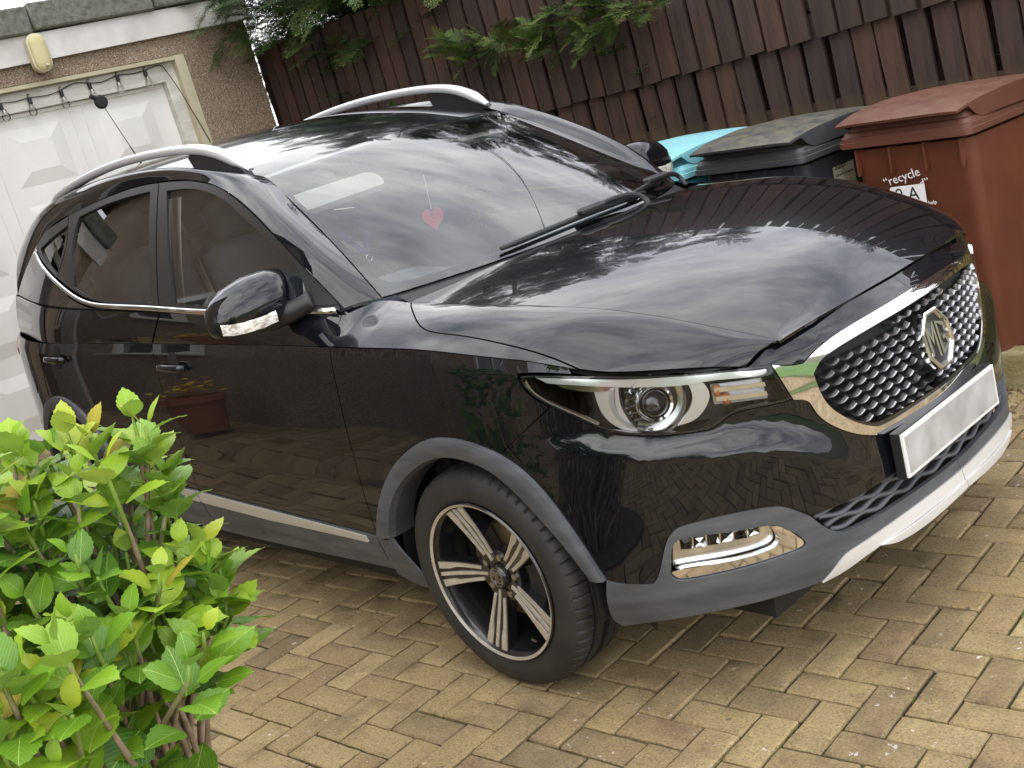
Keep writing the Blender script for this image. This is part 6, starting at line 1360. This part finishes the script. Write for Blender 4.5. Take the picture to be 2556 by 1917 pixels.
# ------------------------------------------------------------------ things in the car and hanging from it
hr = MB(); P_ = []
for t in np.linspace(0, 2*math.pi, 40, endpoint=False):
    x = 16*math.sin(t)**3/16; z = (13*math.cos(t)-5*math.cos(2*t)-2*math.cos(3*t)-math.cos(4*t))/16; P_.append((x*.036, z*.043))
hr.prism(P_, -.0012, .0012, ax=0); ht = hr.build('hanging_heart', M['pink']); ht.matrix_world = Matrix.Translation((-.735, -.140, 1.170)) @ Matrix.Rotation(math.radians(-38), 4, 'Z'); tag(ht, 'pink heart charm hanging by a white cord inside the windscreen', 'charm')
b = MB(); b.tube([(0, 0, .030), (0, .004, .145)], .0014, 5); b.build('cord', M['white'], ht)
b = MB()
for a0, a1, r0 in ((.3, 2.2, .008), (3.4, 5.5, .007)): b.tube([(.0022, -.004+r0*math.cos(t)+(.009 if a0 > 3 else 0), .006+r0*math.sin(t)) for t in np.linspace(a0, a1, 8)], .0007, 4)
b.build('heart_script', M['ink'], ht)
ly = empty('lanyard', (-.93, -.33, 1.10), 'purple lanyard with a metal ring hung over the steering wheel', 'lanyard')
for q in ([(0, -.06, .10), (.01, -.02, .05), (.02, .02, .005)], [(0, .055, .115), (.012, .04, .06), (.02, .022, .005)]):
    b = MB(); b.tube(q, .010, 6, flat=.15); b.build('ribbon', M['purple'], ly)
b = MB(); b.tube([(.02, .021+.012*math.cos(t), -.008+.012*math.sin(t)) for t in np.linspace(0, 2*math.pi, 21)], .0022, 6, cap=False); b.build('ring', M['chrome'], ly, True)

# ------------------------------------------------------------------ the rest of the place, behind the camera (seen in the paintwork)
m = M['lawn'] = mat('lawn', (.055, .12, .015), .9); setc(m, ramp(m, noise(m, 2, 6), [(.3, (.04, .10, .012)), (.7, (.09, .17, .02))]))
b = MB(); b.add([(3.6, -14, gz(5, -8)+.02), (16, -14, gz(16, -8)+.02), (16, 2.2, gz(16, 2)+.02), (5.4, 2.2, gz(5, 2)+.02), (4.6, -2.0, gz(4.6, -2)+.02)], [(0, 1, 2, 3, 4)]); o = b.build('lawn', M['lawn']); tag(o, kind='structure')
house = empty('house', (-1.75, -2.50, 0), 'pebbledashed house with white windows beside the drive', 'house', sloped=False)
def hb_(name, c, d, m_, par, bev=0): b = MB(); b.box(c, d, bev=bev); return b.build(name, m_, par)
hb_('side_wall', (-4.2, -.15, 2.6), (8.4, .3, 5.6), M['dash_wall'], house); hb_('front_wall', (-.152, -4.2, 2.6), (.30, 7.78, 5.6), M['dash_wall'], house)
m = M['hglass'] = mat('house_window_glass', (.03, .035, .04), .05, 0, **{'Coat Weight': 1.0})
def win(side, t, z, w_, h):
    def P(a, o_, zz, sa, so, sz): return (((-a, o_, zz), (sa, so, sz)) if side else ((o_, -a, zz), (so, sa, sz)))
    f_ = hb_('window', *P(t, .0, z, w_, .06, h), M['hglass'], house)
    for dx in (-w_/2, 0, w_/2): hb_('window_bar', *P(t+dx, .02, z, .07, .10, h+.07), M['upvc'], f_)
    for dz in (-h/2, h/2): hb_('window_bar', *P(t, .021, z+dz, w_-.07, .10, .07), M['upvc'], f_)
    hb_('sill', *P(t, .07, z-h/2-.06, w_+.2, .16, .05), M['reveal'], f_)
win(1, 3.1, 1.95, 1.2, 1.1); win(1, 6.4, 1.95, 1.0, 1.0); win(0, 2.0, 1.55, 1.7, 1.2); win(0, 5.6, 1.55, 1.9, 1.2); win(0, 2.0, 4.1, 1.5, 1.1); win(0, 5.6, 4.1, 1.7, 1.1)
hb_('door', (-5.0, .0, 1.25), (.95, .08, 2.1), M['frame'], house)
b = MB(); b.add([(.4, .4, 5.3), (.4, -8.4, 5.3), (-4.0, -4.0, 7.6), (-8.8, .4, 5.3), (-8.8, -8.4, 5.3), (-5.5, -4.0, 7.6)], [(0, 1, 2), (0, 2, 5, 3), (1, 4, 5, 2), (3, 5, 4)]); b.build('roof', M['tile'], house)
# low brick planter with flowers, pots and shrubs along the house
m = M['brick'] = mat('red_brick', (.22, .10, .06), .9)
N, Lk, bb = nodes(m); t = N.new('ShaderNodeTexCoord'); br = N.new('ShaderNodeTexBrick'); br.inputs['Scale'].default_value = 1; br.inputs['Brick Width'].default_value = .22; br.inputs['Row Height'].default_value = .075; br.inputs['Mortar Size'].default_value = .008; br.inputs['Color1'].default_value = (.26, .12, .07, 1); br.inputs['Color2'].default_value = (.18, .085, .05, 1); br.inputs['Mortar'].default_value = (.30, .27, .22, 1)
mp_ = N.new('ShaderNodeMapping'); mp_.inputs['Rotation'].default_value = (math.radians(90), 0, 0); Lk.new(t.outputs['Object'], mp_.inputs['Vector']); Lk.new(mp_.outputs[0], br.inputs['Vector']); setc(m, br.outputs['Color'])
gw = empty('garden_wall', (.6, -5.2, -.05), 'low red brick garden wall in front of the house', 'wall', sloped=False)
hb_('brickwork', (0, 0, .22), (3.6, .22, .75), M['brick'], gw); hb_('cap_course', (0, 0, .63), (3.7, .28, .06), M['coping'], gw)
def shrub(loc, rad, h, label, seed, tone=.4):
    s = empty('shrub', loc, label, 'shrub', sloped=False); r = np.random.default_rng(seed); V = []; F = []; UV = []; R2 = []
    for _ in range(420):
        a = r.uniform(0, 6.28); q = rad*math.sqrt(r.random()); z = h*r.random(); lim = rad*math.sqrt(max(.05, 1-(z/h-.4)**2/.5)); q = min(q, lim); d = np.array([math.cos(a), math.sin(a), r.uniform(-.2, .7)]); d /= np.linalg.norm(d); up = np.array([r.normal(0, .4), r.normal(0, .4), 1.]); s_ = np.cross(up, d); s_ /= np.linalg.norm(s_); A = np.array([d, s_, np.cross(d, s_)]).T*r.uniform(.09, .16)
        v, f, u = LG[int(r.integers(7))]; k = len(V); V += list(v@A.T+np.array([q*math.cos(a), q*math.sin(a), z])); F += [tuple(i+k for i in x) for x in f]; UV += u; R2 += [float(np.clip(tone+r.normal(0, .12), 0, .9))]*len(f)
    me = uvmesh('shrub_leaves', V, F, UV, M['leafstuff']); a = me.attributes.new('rnd', 'FLOAT', 'FACE'); a.data.foreach_set('value', np.array(R2, np.float32)); obj('foliage', me, s)
    b = MB(); b.tube([(0, 0, -.1), (.02, 0, h*.6)], [.03, .012], 8); b.build('stem', M['stem'], s, True); return s
shrub((2.7, -4.9, -.15), .55, 1.25, 'dark leafy shrub at the end of the garden wall', 41, .12); shrub((3.8, -4.7, -.2), .6, 1.5, 'rounded green shrub beside the lawn', 42, .25); shrub((5.2, -5.4, -.3), .7, 1.6, 'large green shrub at the lawn corner', 43, .18); shrub((-1.0, -2.75, .05), .45, 1.1, 'leafy shrub at the corner of the house', 44, .3)
m = M['terracotta'] = mat('terracotta', (.32, .11, .05), .85); M['yellow'] = mat('yellow_petal', (.75, .50, .02), .6); M['pinkpetal'] = mat('pink_petal', (.70, .08, .22), .6)
def pot(loc, label, pm_, seed):
    o = empty('flower_pot', loc, label, 'flower pot', sloped=False); b = MB(); b.lathe([(0, 0), (.14, 0), (.19, .27), (.21, .27), (.21, .32), (.17, .32), (.16, .27), (0, .27)], 28, 'z'); b.build('pot', M['terracotta'], o, angle=40); r = np.random.default_rng(seed)
    V = []; F = []
    for _ in range(60):
        c = np.array([r.normal(0, .11), r.normal(0, .11), .34+abs(r.normal(.08, .06))]); k = len(V)
        for j in range(6): a = 2*math.pi*j/6; V.append(c+[.03*math.cos(a), .03*math.sin(a), .008*r.normal()])
        F.append(tuple(range(k, k+6)))
    q = obj('blooms', mesh('blooms', V, F, pm_, smooth=False), o); tag(q, kind='stuff')
pot((-3.9, -2.15, .31), 'terracotta pot of yellow flowers beside the drive', M['yellow'], 1); pot((1.1, -3.9, -.04), 'terracotta pot of pink flowers near the shrubs', M['pinkpetal'], 2)
# ------------------------------------------------------------------ turn everything built on the drive into the upright world
bpy.context.view_layer.update()
for o in SLOPED:
    o.matrix_world = MG4 @ o.matrix_world
